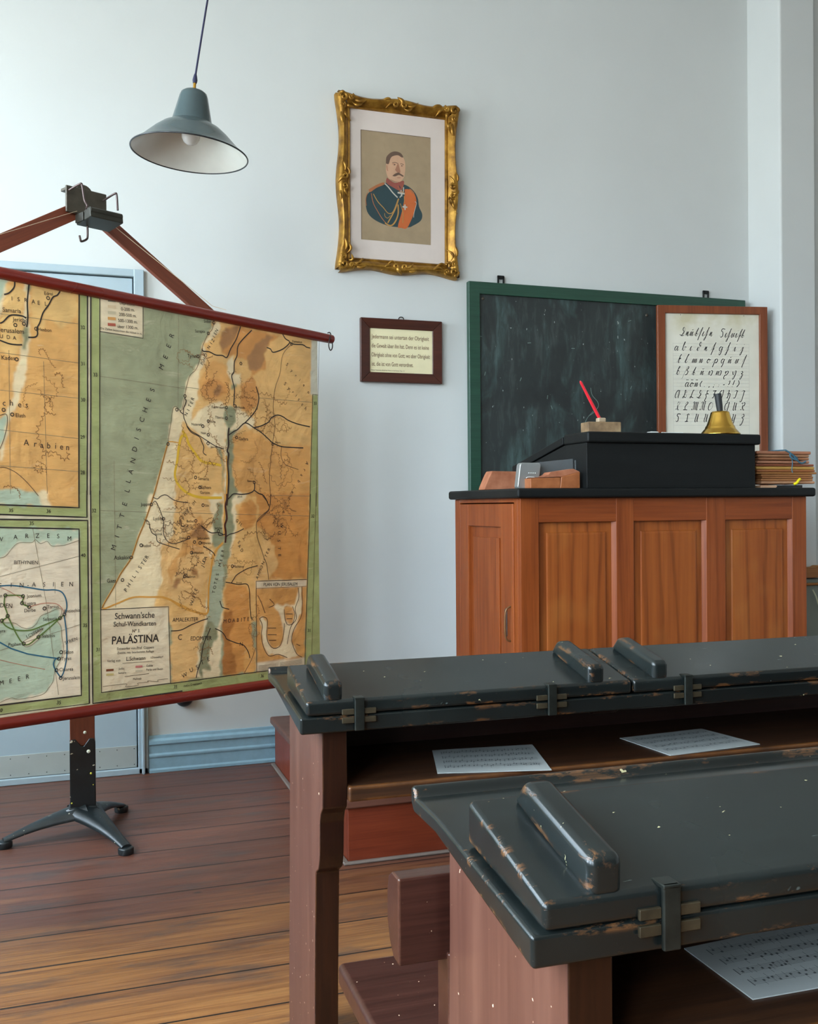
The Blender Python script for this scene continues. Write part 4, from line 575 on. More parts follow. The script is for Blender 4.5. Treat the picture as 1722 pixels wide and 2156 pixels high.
for sg in (-1, 1):
    bm = bmesh.new(); q = [(sg*.045, -.028, 2.085), (sg*.44, -.10, 1.83), (sg*.47, -.14, 1.815)] if sg > 0 else [(-.05, -.028, 2.085), (-.62, -.13, 1.80)]
    tube(bm, q, .0011, 6); so = obj('string', bm, M_str, st); so.matrix_local = hd

# pendant lamp
M_enam = flat('lamp_enamel_dark', (62, 76, 78), .22, var=.1, scale=5)
M_enw = flat('lamp_enamel_white', (214, 216, 208), .22, var=.04)
M_cord = flat('lamp_cord', (34, 34, 62), .8); M_brass = flat('brass', (186, 140, 58), .28, 1, var=.15, scale=20)
tb = NT('frosted_bulb'); tb.p.inputs['Base Color'].default_value = (.86, .86, .84, 1); tb.p.inputs['Roughness'].default_value = .25; tb.p.inputs['Transmission Weight'].default_value = .35; M_bulb = tb.m
lp = thing('pendant_lamp', 'dark grey enamel pendant lamp with white inside hanging from a thin cord', 'lamp', (.376, 3.315, 2.262)); lp.rotation_euler = (math.radians(1.5), math.radians(4.5), 0)
bm = bmesh.new()
out = [(.189, 0), (.1895, .002), (.187, .004), (.165, .020), (.145, .040), (.122, .063), (.098, .083), (.070, .098), (.0655, .102), (.060, .125), (.0525, .158), (.046, .186), (.042, .197), (.033, .204), (.008, .207)]
lathe(bm, out, 96, 0)
inn = [(.189, 0), (.186, .001), (.163, .018), (.143, .038), (.120, .061), (.096, .081), (.068, .096), (.060, .102), (.054, .14), (.045, .18), (.01, .19)]
lathe(bm, inn[::-1], 96, 1)
obj('lamp_shade', bm, [M_enam, M_enw], lp)
bm = bmesh.new(); tube(bm, [(.189*math.cos(a*PI/48), .189*math.sin(a*PI/48), 0) for a in range(96)], .0026, 8, closed=True); obj('rim', bm, flat('rim_enamel', (26, 30, 34), .3), lp)
bm = bmesh.new(); lathe(bm, [(.0, .03), (.012, .031), (.022, .038), (.0285, .050), (.030, .062), (.0285, .076), (.022, .092), (.016, .104), (.0135, .118), (0, .118)], 32); obj('bulb', bm, M_bulb, lp)
bm = bmesh.new(); lathe(bm, [(0, .112), (.019, .112), (.021, .12), (.021, .17), (.02, .19), (0, .19)], 24); obj('bulb_holder', bm, M_enw, lp)
bm = bmesh.new(); lathe(bm, [(.0048, .205), (.0048, .236)], 16); obj('stem', bm, M_brass, lp)
bm = bmesh.new(); lathe(bm, [(0, .232), (.0065, .232), (.0082, .242), (.006, .254), (.0038, .262), (0, .262)], 16); obj('cord_grip', bm, M_cord, lp)
bm = bmesh.new(); tube(bm, smooth_path([(0, 0, .255), (.016, 0, .45), (.045, -.01, .8), (.095, -.03, 1.515)], 8), .0032, 8); obj('cord', bm, M_cord, lp)

# ------------------------------------------------------------------ pictures
M_gold = NT('gilt'); _g = M_gold.noise(M_gold.mp(), 24, 5, .6)
M_gold.col(M_gold.ramp(_g, [(.25, lin((88, 56, 18))), (.5, lin((150, 108, 38))), (.78, lin((198, 152, 66)))])); M_gold.p.inputs['Metallic'].default_value = .62; M_gold.p.inputs['Roughness'].default_value = .38; M_gold.bump(_g, .4, .004); M_gold = M_gold.m
M_mat = flat('picture_mount', (204, 192, 184), .8, var=.02)
PC = {'eye': (60, 52, 48), 'lip': (150, 96, 78), 'bg': (152, 132, 104), 'hairbg': (142, 124, 98), 'coat': (38, 60, 64), 'redc': (140, 74, 62), 'orange': (184, 94, 44), 'skin': (190, 150, 120), 'skin2': (160, 112, 88), 'hair': (96, 74, 60), 'epau': (160, 98, 60),
      'silver': (176, 170, 158), 'gold': (168, 126, 66), 'dark': (40, 42, 50)}
M_pc = {k: flat('picture_ink_'+k, c, .7, var=.07, scale=20) for k, c in PC.items()}
pf = thing('framed_portrait', 'portrait print of a moustached person in dark uniform with orange sash, ornate gilt frame', 'picture', (1.40, WY, 2.53)); pf.rotation_euler = (math.radians(1.2), 0, 0)
HW, HH = .279, .383
def gilt_side(bm, horiz, sgn, L, off, rw):
    """swept frame side: ogee section with a gently waving outer edge"""
    n = 60; sec = [(0, 0), (0, .018), (.10, .026), (.22, .024), (.34, .034), (.55, .046), (.75, .050), (.9, .042), (1.0, .026), (1.0, 0)]
    rings = []
    for k in range(n+1):
        t_ = -L+2*L*k/n; wv = rw*(1+.13*math.cos(t_/L*PI*2)+.10*math.exp(-((abs(t_)-L)/.05)**2)); r = []
        for a, h in sec:
            o_ = off+a*wv-.0
            tt = t_*(1 - 0) if abs(t_) < L else t_
            # mitre: clamp position so that the inner part of the section is shorter
            lim = L-(rw)*(1-a); tt = max(-lim, min(lim, t_))
            x, z = (tt, sgn*o_) if horiz else (sgn*o_, tt)
            r.append(bm.verts.new((x, -h-.004, z)))
        rings.append(r)
    for a, b in zip(rings, rings[1:]):
        for k in range(len(sec)-1):
            f = bm.faces.new((a[k], a[k+1], b[k+1], b[k])); f.smooth = True
def scroll(bm, x, z, sx, sz, R_, y=-.046, turns=1.25, r=.0065, a0=0):
    pts = []; rr = []
    for k in range(26):
        t_ = k/25; a = a0+t_*turns*2*PI; q = R_*(1-t_*.8); pts.append((x+sx*q*math.cos(a), y-.006*t_, z+sz*q*math.sin(a))); rr.append(r*(1-.35*t_))
    tube(bm, pts, rr, 8)
def leaf(bm, x, z, dx, dz, L, w_, y=-.040):
    n = 10; P = []
    for k in range(n+1):
        t_ = k/n; P.append((x+dx*L*t_+dz*.012*math.sin(t_*4), y-.010*math.sin(t_*PI), z+dz*L*t_-dx*.012*math.sin(t_*4)))
    tube(bm, P, [w_*max(.12, math.sin(.25+t/n*2.7)) for t in range(n+1)], 8)
bm = bmesh.new(); RW = .056
gilt_side(bm, True, 1, HW, HH-RW, RW); gilt_side(bm, True, -1, HW, HH-RW, RW); gilt_side(bm, False, 1, HH, HW-RW, RW); gilt_side(bm, False, -1, HH, HW-RW, RW)
bmesh.ops.recalc_face_normals(bm, faces=bm.faces)
fr_ = obj('frame', bm, M_gold, pf)
for sx in (-1, 1):
    for sz in (-1, 1):
        bm = bmesh.new(); cx, cz = sx*(HW-.020), sz*(HH-.020)
        scroll(bm, cx, cz, sx, sz, .021, r=.008, turns=1.1); scroll(bm, cx-sx*.034, cz+sz*.004, sx, sz, .014, a0=2, r=.006); scroll(bm, cx+sx*.004, cz-sz*.036, sx, sz, .014, a0=2, r=.006)
        leaf(bm, cx-sx*.045, cz, -sx, 0, .075, .008); leaf(bm, cx-sx*.040, cz-sz*.014, -sx, -.2*sz, .05, .006); leaf(bm, cx, cz-sz*.05, 0, -sz, .085, .008); leaf(bm, cx-sx*.014, cz-sz*.05, -.2*sx, -sz, .05, .006); leaf(bm, cx-sx*.02, cz-sz*.02, -sx*.7, -sz*.7, .03, .007)
        bmesh.ops.create_uvsphere(bm, u_segments=16, v_segments=10, radius=1, matrix=Matrix.Translation((cx+sx*.004, -.024, cz+sz*.004)) @ Matrix.Diagonal((.022, .022, .022, 1)))
        leaf(bm, cx+sx*.006, cz+sz*.006, sx*.7, sz*.7, .018, .008); obj('ornament', bm, M_gold, pf)
for s in (-1, 1):
    bm = bmesh.new(); leaf(bm, 0, s*(HH-.03), 0, s, .040, .010)
    for t_ in (-1, 1): scroll(bm, t_*.022, s*(HH-.024), t_, s, .015, r=.006, a0=1); leaf(bm, t_*.03, s*(HH-.018), t_, s*.1, .06, .006); leaf(bm, t_*.02, s*(HH-.034), t_, 0, .045, .005)
    obj('ornament', bm, M_gold, pf); bm = bmesh.new(); leaf(bm, s*(HW-.03), 0, s, 0, .036, .010)
    for t_ in (-1, 1): scroll(bm, s*(HW-.024), t_*.022, s, t_, .015, r=.006, a0=1); leaf(bm, s*(HW-.018), t_*.03, s*.1, t_, .07, .006); leaf(bm, s*(HW-.034), t_*.02, 0, t_, .05, .005)
    obj('ornament', bm, M_gold, pf)
bm = bmesh.new(); bx(bm, (-HW+.03, -.020, -HH+.03), (HW-.03, -.004, HH-.03)); obj('backing', bm, M_mat, pf)
p = Print(); p.poly([(-.173, -.244), (.155, -.244), (.154, .238), (-.175, .238)], M_pc['bg'], .0205)
dep = .0207
for c, wd, pts in PIC:
    pts = [(a/1e4, b/1e4) for a, b in pts]
    if wd: p.ribbon(pts, wd*.000245, M_pc[c], dep)
    else:
        sp = smooth_path([(x, z, 0) for x, z in pts+[pts[0]]], 4); p.poly([(q.x, q.y) for q in sp[:-1]], M_pc[c], dep)
    dep += .00004
for q in (((-.173, -.244), (-.175, .238)), ((-.175, .238), (.154, .238))): p.ribbon(q, .0016, M_pc['hair'], dep, False)
p.build('portrait_print', pf)

M_dkfr = wood('dark_frame_wood', (50, 22, 16), (66, 32, 22), (84, 42, 30), 0, rough=.35, sc2=2)
M_card = flat('cream_card', (222, 212, 172), .7, var=.03)
M_ink = flat('brown_ink', (112, 84, 66), .7); M_black = flat('black_ink', (34, 34, 38), .6)
df = thing('framed_verse', 'small dark brown frame with a cream card of handwritten verse, below the portrait', 'picture', (1.411, WY, 1.797)); df.rotation_euler = (math.radians(.8), 0, 0)
bm = bmesh.new(); fw_, fh_, rr_ = .1925, .142, .044
def mitred(bm, hw, hh, rw, d0, d1, bev=.004):
    for (a, b) in (((-hw, hh), (hw, hh)), ((hw, hh), (hw, -hh)), ((hw, -hh), (-hw, -hh)), ((-hw, -hh), (-hw, hh))):
        sg = lambda v: 1 if v > 0 else -1
        ia = (a[0]-sg(a[0])*rw, a[1]-sg(a[1])*rw); ib = (b[0]-sg(b[0])*rw, b[1]-sg(b[1])*rw)
        b2 = bmesh.new(); F = [b2.verts.new((x, -d1, z)) for x, z in (a, b)]+[b2.verts.new((x, -d1+.006, z)) for x, z in (ib, ia)]; B = [b2.verts.new((x, -d0, z)) for x, z in (a, b, ib, ia)]
        b2.faces.new(F); b2.faces.new(B[::-1])
        for i in range(4): b2.faces.new((F[i], F[(i+1) % 4], B[(i+1) % 4], B[i]))
        fin(b2, bm, bev, 2, 0, None)
mitred(bm, fw_, fh_, rr_, .001, .024, .0025); obj('frame', bm, M_dkfr, df)
p = Print(); p.poly([(-.155, -.104), (.155, -.104), (.155, .104), (-.155, .104)], M_card, .012)
for k, (t_, wd) in enumerate((('Jedermann sei untertan der Obrigkeit', .272), ('die Gewalt über ihn hat. Denn es ist keine', .272), ('Obrigkeit ohne von Gott; wo aber Obrigkeit', .276), ('ist, die ist von Gott verordnet.', .196))):
    key_w = None
    p.text(t_, 0, 0, .0148, 0, M_ink, .0124, 1); vs = [v for v in p.v[-len(Print.cache[(t_, 1)][0]):]]
    x0 = min(v[0] for v in vs); x1 = max(v[0] for v in vs); n_ = len(vs); sc_ = wd/(x1-x0)
    for i in range(len(p.v)-n_, len(p.v)): x, y, z = p.v[i]; p.v[i] = (-.140+(x-x0)*sc_, y, z*1.25+.062-k*.0405)
p.text('Neues Testament, Brief des Paulus an die Römer, Kap. 13', -.142, -.088, .0052, 0, M_black, .0124, 0, .9, 'L')
p.build('verse_card', df)
bm = bmesh.new(); tube(bm, [(.012*math.cos(a*PI/8), -.012, fh_+.002+.010*math.sin(a*PI/8)) for a in range(9)], .0024, 8); obj('hanging_ring', bm, M_wire, df)

# ------------------------------------------------------------------ blackboard and script chart
def board_mat():
    t = NT('blackboard'); b = t.noise(t.mp(), 3.2, 5, .6); st_ = t.noise(t.mp((26, 26, 5)), 1.5, 5, .68, .5); sm = t.noise(t.mp((4.5, 4.5, 2.0), loc=(2, 0, 4)), 1.3, 4, .6, .7)
    c = t.ramp(b, [(.3, lin((28, 32, 32))), (.7, lin((44, 52, 51)))])
    c = t.mix(t.math('MULTIPLY', t.math('MULTIPLY', t.step(st_, .50, .85), t.step(b, .38, .68)), .36), c, lin((122, 134, 130)))
    c = t.mix(t.math('MULTIPLY', t.math('MULTIPLY', t.step(sm, .50, .72), t.step(st_, .3, .6)), .42), c, lin((96, 128, 124)))
    sp = t.noise(t.mp((1, 1, .45)), 85, 2, .5); c = t.mix(t.math('MULTIPLY', t.step(sp, .735, .76), .6), c, lin((180, 190, 182)))
    t.col(c); t.p.inputs['Roughness'].default_value = .62; return t.m
M_bb = board_mat()
M_grn = wood('green_frame_paint', (24, 52, 42), (32, 66, 52), (44, 82, 64), 0, rough=.4, blot=.8, chip=(120, 140, 120), chipamt=.02)
bb = thing('blackboard', 'wide blackboard in a dark green frame hung on the back wall', 'blackboard', (1.73, WY-.008, 1.10), 0)
W_, H_ = 1.515, 1.03
bm = bmesh.new(); bx(bm, (.03, -.02, .03), (W_-.03, -.004, H_-.03)); obj('writing_surface', bm, M_bb, bb)
bm = bmesh.new()
bx(bm, (0, -.032, 0), (.056, 0, H_), .004); bx(bm, (W_-.056, -.032, 0), (W_, 0, H_), .004); bx(bm, (.05, -.0315, H_-.056), (W_-.05, 0, H_), .003); bx(bm, (.05, -.0315, 0), (W_-.05, 0, .06), .003)
obj('frame', bm, M_grn, bb)
bm = bmesh.new(); bx(bm, (0, -.20, -.03), (W_, 0, -.004), .004); obj('chalk_ledge', bm, M_grn, bb)
M_hook = flat('black_hook', (22, 24, 24), .4, .4)
for hx in (.174, 1.299):
    bm = bmesh.new(); bx(bm, (hx-.018, -.004, H_-.02), (hx-.009, .003, H_+.040), .002); bx(bm, (hx+.009, -.004, H_-.02), (hx+.018, .003, H_+.040), .002); bx(bm, (hx-.018, -.004, H_+.024), (hx+.018, .003, H_+.042), .003)
    obj('hanging_bracket', bm, M_hook, bb)
for sx, sz in ((.075, .955), (.945, .925)):
    bm = bmesh.new(); lathe(bm, [(0, 0), (.008, 0), (.006, .003), (0, .004)], 14, 0, Matrix.Translation((sx, -.020, sz)) @ Matrix.Rotation(PI/2, 4, 'X')); obj('screw', bm, M_steel, bb)
M_chalk = flat('chalk_line', (112, 132, 124), .9)
p = Print(); p.ribbon([(.632, .560), (.640, .525), (.668, .495), (.672, .470), (.645, .440), (.620, .425)], .0028, M_chalk, .0205); p.ribbon([(.645, .448), (.615, .418), (.600, .392)], .0025, M_chalk, .0205); p.build('chalk_mark', bb)
for x, z, a in ((.30, .76, .1), (.53, .745, 0), (.05, .78, 0), (.84, .89, .3), (.26, .58, 1.2), (.40, .50, 1.4), (.85, .56, 1.1), (.08, .60, 1.3), (.42, .47, -1.2)):
    p = Print(); p.ribbon([(x, z), (x+.018*math.cos(a), z+.018*math.sin(a))], .003, M_chalk, .0205); p.build('chalk_mark', bb)

# German script letters as pen strokes: baseline 0, x-height 1, ascender 2, descender -1
K = {
 'a': [[(.55, .9), (.25, 1), (.0, .55), (.1, .05), (.35, .1), (.62, 1)], [(.62, 1), (.55, .15), (.75, 0), (.95, .35)]],
 'b': [[(-.1, .1), (.25, 1.3), (.45, 2), (.25, 1.9), (.1, .5), (.3, 0), (.6, .3), (.5, .85), (.85, .8)]],
 'c': [[(-.1, .1), (.2, .9), (.3, 1.05), (.28, .9)], [(.22, .9), (.2, .1), (.35, 0), (.6, .35)]],
 'd': [[(-.1, .1), (.15, .9), (.1, .1), (.35, .1), (.55, 1.2), (.75, 1.9), (.45, 2), (.35, 1.4), (.7, 1.1), (.85, 1.3)]],
 'e': [[(-.1, .1), (.18, 1), (.12, .1), (.42, 1), (.38, .1), (.55, 0), (.75, .4)]],
 'f': [[(-.15, .1), (.4, 1.6), (.65, 2), (.5, 1.7), (.2, -.2), (.05, -1)], [(.12, .3), (.5, .55), (.3, .3)]],
 'g': [[(.55, .9), (.25, 1), (0, .55), (.1, .05), (.35, .1), (.65, 1)], [(.65, 1), (.5, -.6), (.2, -1), (.1, -.6), (.75, .3)]],
 'h': [[(-.15, .1), (.35, 1.5), (.6, 2), (.45, 1.8), (.15, -.4), (-.05, -1), (-.15, -.7), (.6, .5)]],
 'i': [[(-.2, .05), (.2, 1), (.15, .1), (.3, 0), (.5, .4)], [(.35, 1.55), (.42, 1.7)]],
 'j': [[(-.2, .05), (.3, 1), (.15, -.5), (-.1, -1), (-.15, -.6), (.4, .2)], [(.42, 1.55), (.5, 1.7)]],
 'k': [[(-.2, .05), (.3, 1.5), (.55, 2), (.3, 1.6), (.15, .2), (.3, 0), (.5, .3)], [(.1, 1.0), (.55, 1.1), (.3, .9)]],
 'l': [[(-.2, .05), (.3, 1.4), (.6, 2), (.4, 1.9), (.1, .3), (.3, 0), (.6, .4)]],
 'm': [[(-.2, .05), (.15, 1), (.1, 0), (.5, 1), (.45, 0), (.85, 1), (.8, 0), (1.15, .6)]],
 'n': [[(-.2, .05), (.15, 1), (.1, 0), (.5, 1), (.45, 0), (.8, .6)]],
 'o': [[(.0, .2), (.2, .9), (.05, .3), (.3, 0), (.6, .6), (.4, 1), (.3, .8), (.85, .8)]],
 'p': [[(-.3, .05), (.25, 1), (.1, 0), (-.1, -1)], [(.15, .3), (.45, 1), (.75, .7), (.6, .1), (.3, .1), (.9, .4)]],
 'q': [[(.55, .9), (.25, 1), (0, .55), (.1, .05), (.35, .1), (.65, 1)], [(.65, 1), (.5, -.2), (.3, -1)]],
 'r': [[(-.2, .05), (.15, 1), (.1, .05), (.3, .1), (.5, 1), (.55, .8), (.75, 1)], [(.5, .9), (.48, .1)]],
 's': [[(-.1, .1), (.3, 1.4), (.55, 1.9), (.35, 1.9), (.1, .6), (.25, 0), (.55, .3), (.5, .9), (.2, .9)]],
 'f2': [[(-.1, .3), (.55, 2), (.5, 1.6), (.15, -.3), (.05, -1)]],
 'ß': [[(-.35, -1), (.25, 1.5), (.6, 2), (.65, 1.6), (.35, 1.1), (.7, .8), (.55, .1), (.2, 0)]],
 't': [[(-.2, .05), (.45, 1.9), (.15, .4), (.2, 0), (.45, .1), (.5, .5), (.1, .5)]],
 'u': [[(-.2, .05), (.15, 1), (.1, 0), (.5, 1), (.45, 0), (.8, .4)], [(.25, 1.5), (.4, 1.4), (.6, 1.6)]],
 'v': [[(-.2, .05), (.15, 1), (.1, .1), (.35, .2), (.45, 1), (.8, .9), (.7, 0), (.4, 0)]],
 'w': [[(-.2, .05), (.05, 1), (.0, 0), (.4, 1), (.35, .1), (.6, .1), (.7, 1), (1.0, .9), (.9, 0), (.6, .05)]],
 'x': [[(0, .6), (.25, 1), (.2, .3), (.55, 1), (.8, .7), (.5, .05), (.2, 0), (.0, -.6), (.2, -1), (.35, -.6)]],
 'y': [[(0, .9), (.15, .2), (.35, .2), (.5, 1), (.75, .9), (.6, -.4), (.3, -1), (.2, -.6), (.8, .2)]],
 'z': [[(.0, .8), (.3, 1), (.5, .6), (.2, .4), (.5, .1), (.35, -.7), (.1, -1), (.05, -.6), (.7, .2)]],
 'A': [[(.55, 2), (.15, 1.5), (.0, .5), (.2, 0), (.5, .3)], [(.8, 2), (.8, 0)], [(.55, .2), (.6, 1.7), (.8, 2)]],
 'B': [[(.2, 1.6), (.5, 2), (.3, .2), (0, .1), (.2, .4), (.8, .1), (.9, .7), (.4, 1.1), (.9, 1.5), (.5, 1.9)]],
 'C': [[(.9, 1.9), (.6, 2), (.4, 1.0), (.3, .1), (0, .1), (.2, .35), (.9, .05)]],
 'D': [[(0, .3), (.3, .1), (.8, .6), (.9, 1.6), (.6, 2), (.45, 1.4), (.8, .9), (.4, .0), (.9, .1)]],
 'E': [[(.9, 1.8), (.5, 1.9), (.5, 1.2), (.9, 1.1), (.3, 1.0), (.5, .3), (.3, -.7), (.7, -.9)]],
 'F': [[(.1, 1.8), (.9, 1.9), (.6, 1.6), (.5, .3), (.2, 0)], [(.3, 1.0), (.8, 1.1)]],
 'G': [[(.5, 2), (.1, 1.5), (.05, .5), (.3, 0), (.6, .6)], [(.6, 1.9), (.9, 1.9), (.7, -.6), (.3, -1), (.3, -.5)]],
 'H': [[(.2, 1.8), (.5, 2), (.4, .1), (.1, .3)], [(.2, 1.1), (.8, 1.2), (.9, .2), (.6, -.9), (.4, -.7)]],
 'I': [[(.1, 1.7), (.4, 2), (.9, 1.8)], [(.7, 1.9), (.55, .3), (.2, 0), (.1, .3)]],
 'J': [[(.1, 1.7), (.4, 2), (.9, 1.8)], [(.7, 1.9), (.5, -.6), (.1, -.9), (.2, -.3)]],
 'K': [[(.1, .2), (.4, .4), (.3, 1.8), (.6, 2)], [(.5, 1), (.9, 2)], [(.4, 1.1), (.6, .1), (.9, .1)]],
 'L': [[(.2, 1.4), (.5, 2), (.8, 1.8), (.3, .9), (.4, .1), (0, .1), (.9, .05)]],
 'M': [[(0, .3), (.2, .1), (.25, 1.7), (.05, 1.9), (.4, 2), (.55, .1)], [(.5, 1.6), (.8, 2), (.9, .1)], [(.85, 1.6), (1.2, 2), (1.2, .05), (1.4, .2)]],
 'N': [[(0, .3), (.2, .1), (.3, 1.7), (.1, 1.9), (.5, 2), (.6, .1)], [(.55, 1.6), (.95, 2), (.95, .1), (1.1, .2)]],
 'O': [[(.5, 2), (.1, 1.5), (.05, .4), (.4, 0), (.9, .6), (.9, 1.6), (.6, 2)]],
 'P': [[(.2, 1.8), (.5, 1.9), (.3, .1)], [(.3, 1.6), (.8, 2), (.9, 1.2), (.4, 1)]],
 'R': [[(0, .2), (.3, .3), (.3, 1.8), (.1, 1.7), (.7, 2), (.8, 1.3), (.4, 1), (.7, .1), (1, .2)]],
 'S': [[(.9, 1.9), (.3, 2), (.15, 1.5), (.5, 1.2), (.6, .3), (.25, 0), (.05, .4)]],
 'T': [[(.0, 1.6), (.5, 2), (.8, 1.7)], [(.4, 1.9), (.5, .3), (.1, 0), (.8, .1)]],
 'U': [[(.1, 1.8), (.3, 1.9), (.2, .2), (.5, .1), (.7, 1.9), (.75, .1), (.95, .2)]],
 'W': [[(.1, 1.8), (.3, 1.9), (.2, .2), (.5, .2), (.6, 1.9), (.6, .2), (.9, .2), (1.0, 1.9)]],
 'Y': [[(.1, 1.8), (.3, 1.9), (.3, .5), (.6, .4), (.8, 1.9), (.7, -.5), (.4, -.9), (.3, -.5)]],
 'Z': [[(.1, 1.7), (.5, 2), (.7, 1.4), (.3, 1.1), (.7, .6), (.5, -.6), (.15, -.9), (.2, -.4)]],
 '(': [[(.4, 1.4), (.1, .6), (.3, 0)]], ')': [[(.1, 1.6), (.4, .8), (.0, 0)]], '?': [[(0, 1.2), (.3, 1.5), (.3, .9), (.15, .5)], [(.1, .1), (.12, .02)]], '!': [[(.3, 1.6), (.1, .5)], [(.05, .1), (.07, 0)]],
 '.': [[(.1, .08), (.16, .0)]], ',': [[(.15, .1), (.05, -.2)]], ':': [[(.1, .5), (.15, .42)], [(.05, .08), (.1, 0)]], ';': [[(.1, .5), (.15, .42)], [(.08, .1), (0, -.2)]], '-': [[(0, .5), (.35, .55)]],
}
def script(p, ch, x, z, h, mat, d, wdt=.0028):
    mark = None
    if ch in 'äöü': mark = ch; ch = {'ä': 'a', 'ö': 'o', 'ü': 'n'}[ch]
    for s_ in K.get('f2' if ch == 'ſ' else ch, []):
        q = smooth_path([(a, b, 0) for a, b in s_], 5)
        pts = [(x+(v.x*1.12+v.y*.24)*h, z+v.y*h) for v in q]
        # broad nib: downstrokes thick, upstrokes thin
        for i in range(len(pts)-1):
            dz = pts[i+1][1]-pts[i][1]; dx = pts[i+1][0]-pts[i][0]
            if abs(dx)+abs(dz) < 1e-7: continue
            up_ = dz > 0 and abs(dz) > .3*abs(dx); p.ribbon([pts[i], (pts[i+1][0]+dx*.15, pts[i+1][1]+dz*.15)], wdt*(.32 if up_ else 1.0), mat, d, False)
    if mark:
        for o_ in (.2, .5): p.ribbon([(x+(o_+.25)*h, z+1.55*h), (x+(o_+.32)*h, z+1.75*h)], wdt, mat, d, False)
M_chfr = wood('chart_frame_wood', (90, 42, 22), (118, 60, 32), (140, 78, 44), 2, rough=.4)
M_chp = NT('chart_paper'); _c = M_chp.noise(M_chp.mp((1, 1, 1)), 5, 4); _sx = M_chp.n.new('ShaderNodeSeparateXYZ'); M_chp.link(M_chp.co.outputs['Object'], _sx.inputs[0])
_st = M_chp.math('MULTIPLY', M_chp.step(_c, .45, .62), M_chp.step(_sx.outputs[2], .33, .40)); M_chp.col(M_chp.mix(M_chp.math('MULTIPLY', _st, .6), M_chp.ramp(_c, [(.3, lin((206, 202, 186))), (.7, lin((218, 214, 198)))]), lin((170, 158, 110)))); M_chp.p.inputs['Roughness'].default_value = .7; M_chp = M_chp.m
ca_ = math.atan2(4.05-4.16, 3.243-2.69)
ch = thing('script_chart', 'brown-framed paper chart headed Deutsche Schrift leaning over the blackboard right end', 'chart', ((2.69+3.243)/2, 4.105, 1.585), ca_)
cw = .282
bm = bmesh.new()
bx(bm, (-cw, -.010, -.478), (-cw+.040, .012, .478), .003); bx(bm, (cw-.040, -.010, -.478), (cw, .012, .478), .003); bx(bm, (-cw+.03, -.0095, .440), (cw-.03, .0115, .478), .003); bx(bm, (-cw+.03, -.0095, -.478), (cw-.03, .0115, -.44), .003)
bx(bm, (-cw+.02, .004, -.46), (cw-.02, .010, .46)); obj('frame', bm, M_chfr, ch)
p = Print(); p.poly([(-.242, -.440), (.242, -.440), (.242, .440), (-.242, .440)], M_chp, .0)
M_rul = flat('ruling', (168, 166, 160), .8)
def chx(v): return -.242+(v-125)/(1430-125)*.484           # chart crop column
def chz(v): return .440-(v-130)/(1790-130)*.548
for (cx_, cz_, hh, s_) in ((330, 455, 52, 'Deutſche'), (880, 470, 52, 'Schrift')):
    xx = chx(cx_)
    for c_ in s_:
        script(p, c_, xx, chz(cz_), .0205, M_black, .001, .0034); xx += {'D': 1.35, 'S': 1.2, 'i': .75, 't': .8, 'ſ': .75, 'c': .75, 'r': 1.0, 'e': .95, 'f': .8, 'u': 1.15, 'h': .95}.get(c_, 1)*.0205*(1.10 if cx_ < 500 else 1.0)
rows = [('abcdefghij', 258, 1250, 672), ('klmnopqurſ', 300, 1265, 853), ('sßtuvwxyz', 280, 1240, 1030), ('äöü(.,;:-?!)', 400, 1160, 1205), ('ABCDEFGHIJ', 258, 1230, 1372), ('KLMNOPQUR', 260, 1240, 1550), ('STUVWXYZ', 262, 1245, 1722)]
sub = {'Q': 'G', 'V': 'U', 'X': 'R'}
for s_, x0, x1, zz in rows:
    n = len(s_)
    for k, c_ in enumerate(s_):
        script(p, sub.get(c_, c_), chx(x0+(x1-x0)*k/(n-.3))-.0, chz(zz), .0200 if c_.islower() or c_ in '().,;:-?!' else .0190, M_black, .001, .0036)
    for o_ in (0, .0172, .034, -.0172): p.ribbon([(chx(240), chz(zz)+o_), (chx(1290), chz(zz)+o_)], .0007, M_rul, .0005, False)
for vx in (240, 1290): p.ribbon([(chx(vx), chz(560)), (chx(vx), -.40)], .0007, M_rul, .0005, False)
for vx in (345, 1220): p.disc(chx(vx), .434, .002, M_black, .001)
p.build('chart_paper', ch, (0, .003, 0))

# ------------------------------------------------------------------ teacher's desk
M_dkw = wood('cupboard_wood', (100, 42, 14), (136, 66, 26), (158, 84, 38), 2, rough=.42, sc=.7, blot=.35, chip=(176, 120, 76), chipamt=-.02, spec=.3)
M_dkh = wood('cupboard_rail_wood', (96, 40, 14), (132, 62, 24), (150, 78, 34), 0, rough=.42, sc=.7, blot=.35, spec=.3)
def panel_wood():
    t = NT('cupboard_panel_wood')
    c1 = t.n.new('ShaderNodeTexWave'); c1.wave_type = 'BANDS'; c1.bands_direction = 'X'; t.link(t.mp((1, 1, .10)), c1.inputs[0]); c1.inputs['Scale'].default_value = 4.5; c1.inputs['Distortion'].default_value = 9; c1.inputs['Detail'].default_value = 3; c1.inputs['Detail Scale'].default_value = 1.2
    g = t.noise(t.mp((70, 70, 2.2)), 1.2, 5, .6); b = t.noise(t.mp((1, 1, .6)), 4, 3)
    c = t.mix(.45, t.ramp(g, [(.3, lin((120, 58, 22))), (.7, lin((158, 86, 34)))]), t.ramp(c1.outputs[0], [(.02, lin((104, 48, 18))), (.16, lin((144, 74, 28))), (.9, lin((156, 84, 34)))]))
    c = t.mix(t.math('MULTIPLY', t.step(b, .5, .7), .4), c, lin((182, 120, 58)))
    t.col(c); t.p.inputs['Roughness'].default_value = .45; t.p.inputs['Specular IOR Level'].default_value = .3; t.bump(g, .06, .002); return t.m
M_pan = panel_wood()
M_blk = wood('black_top_paint', (14, 16, 16), (18, 20, 20), (26, 29, 29), 0, rough=.5, blot=.9, bump=.03, spec=.22)
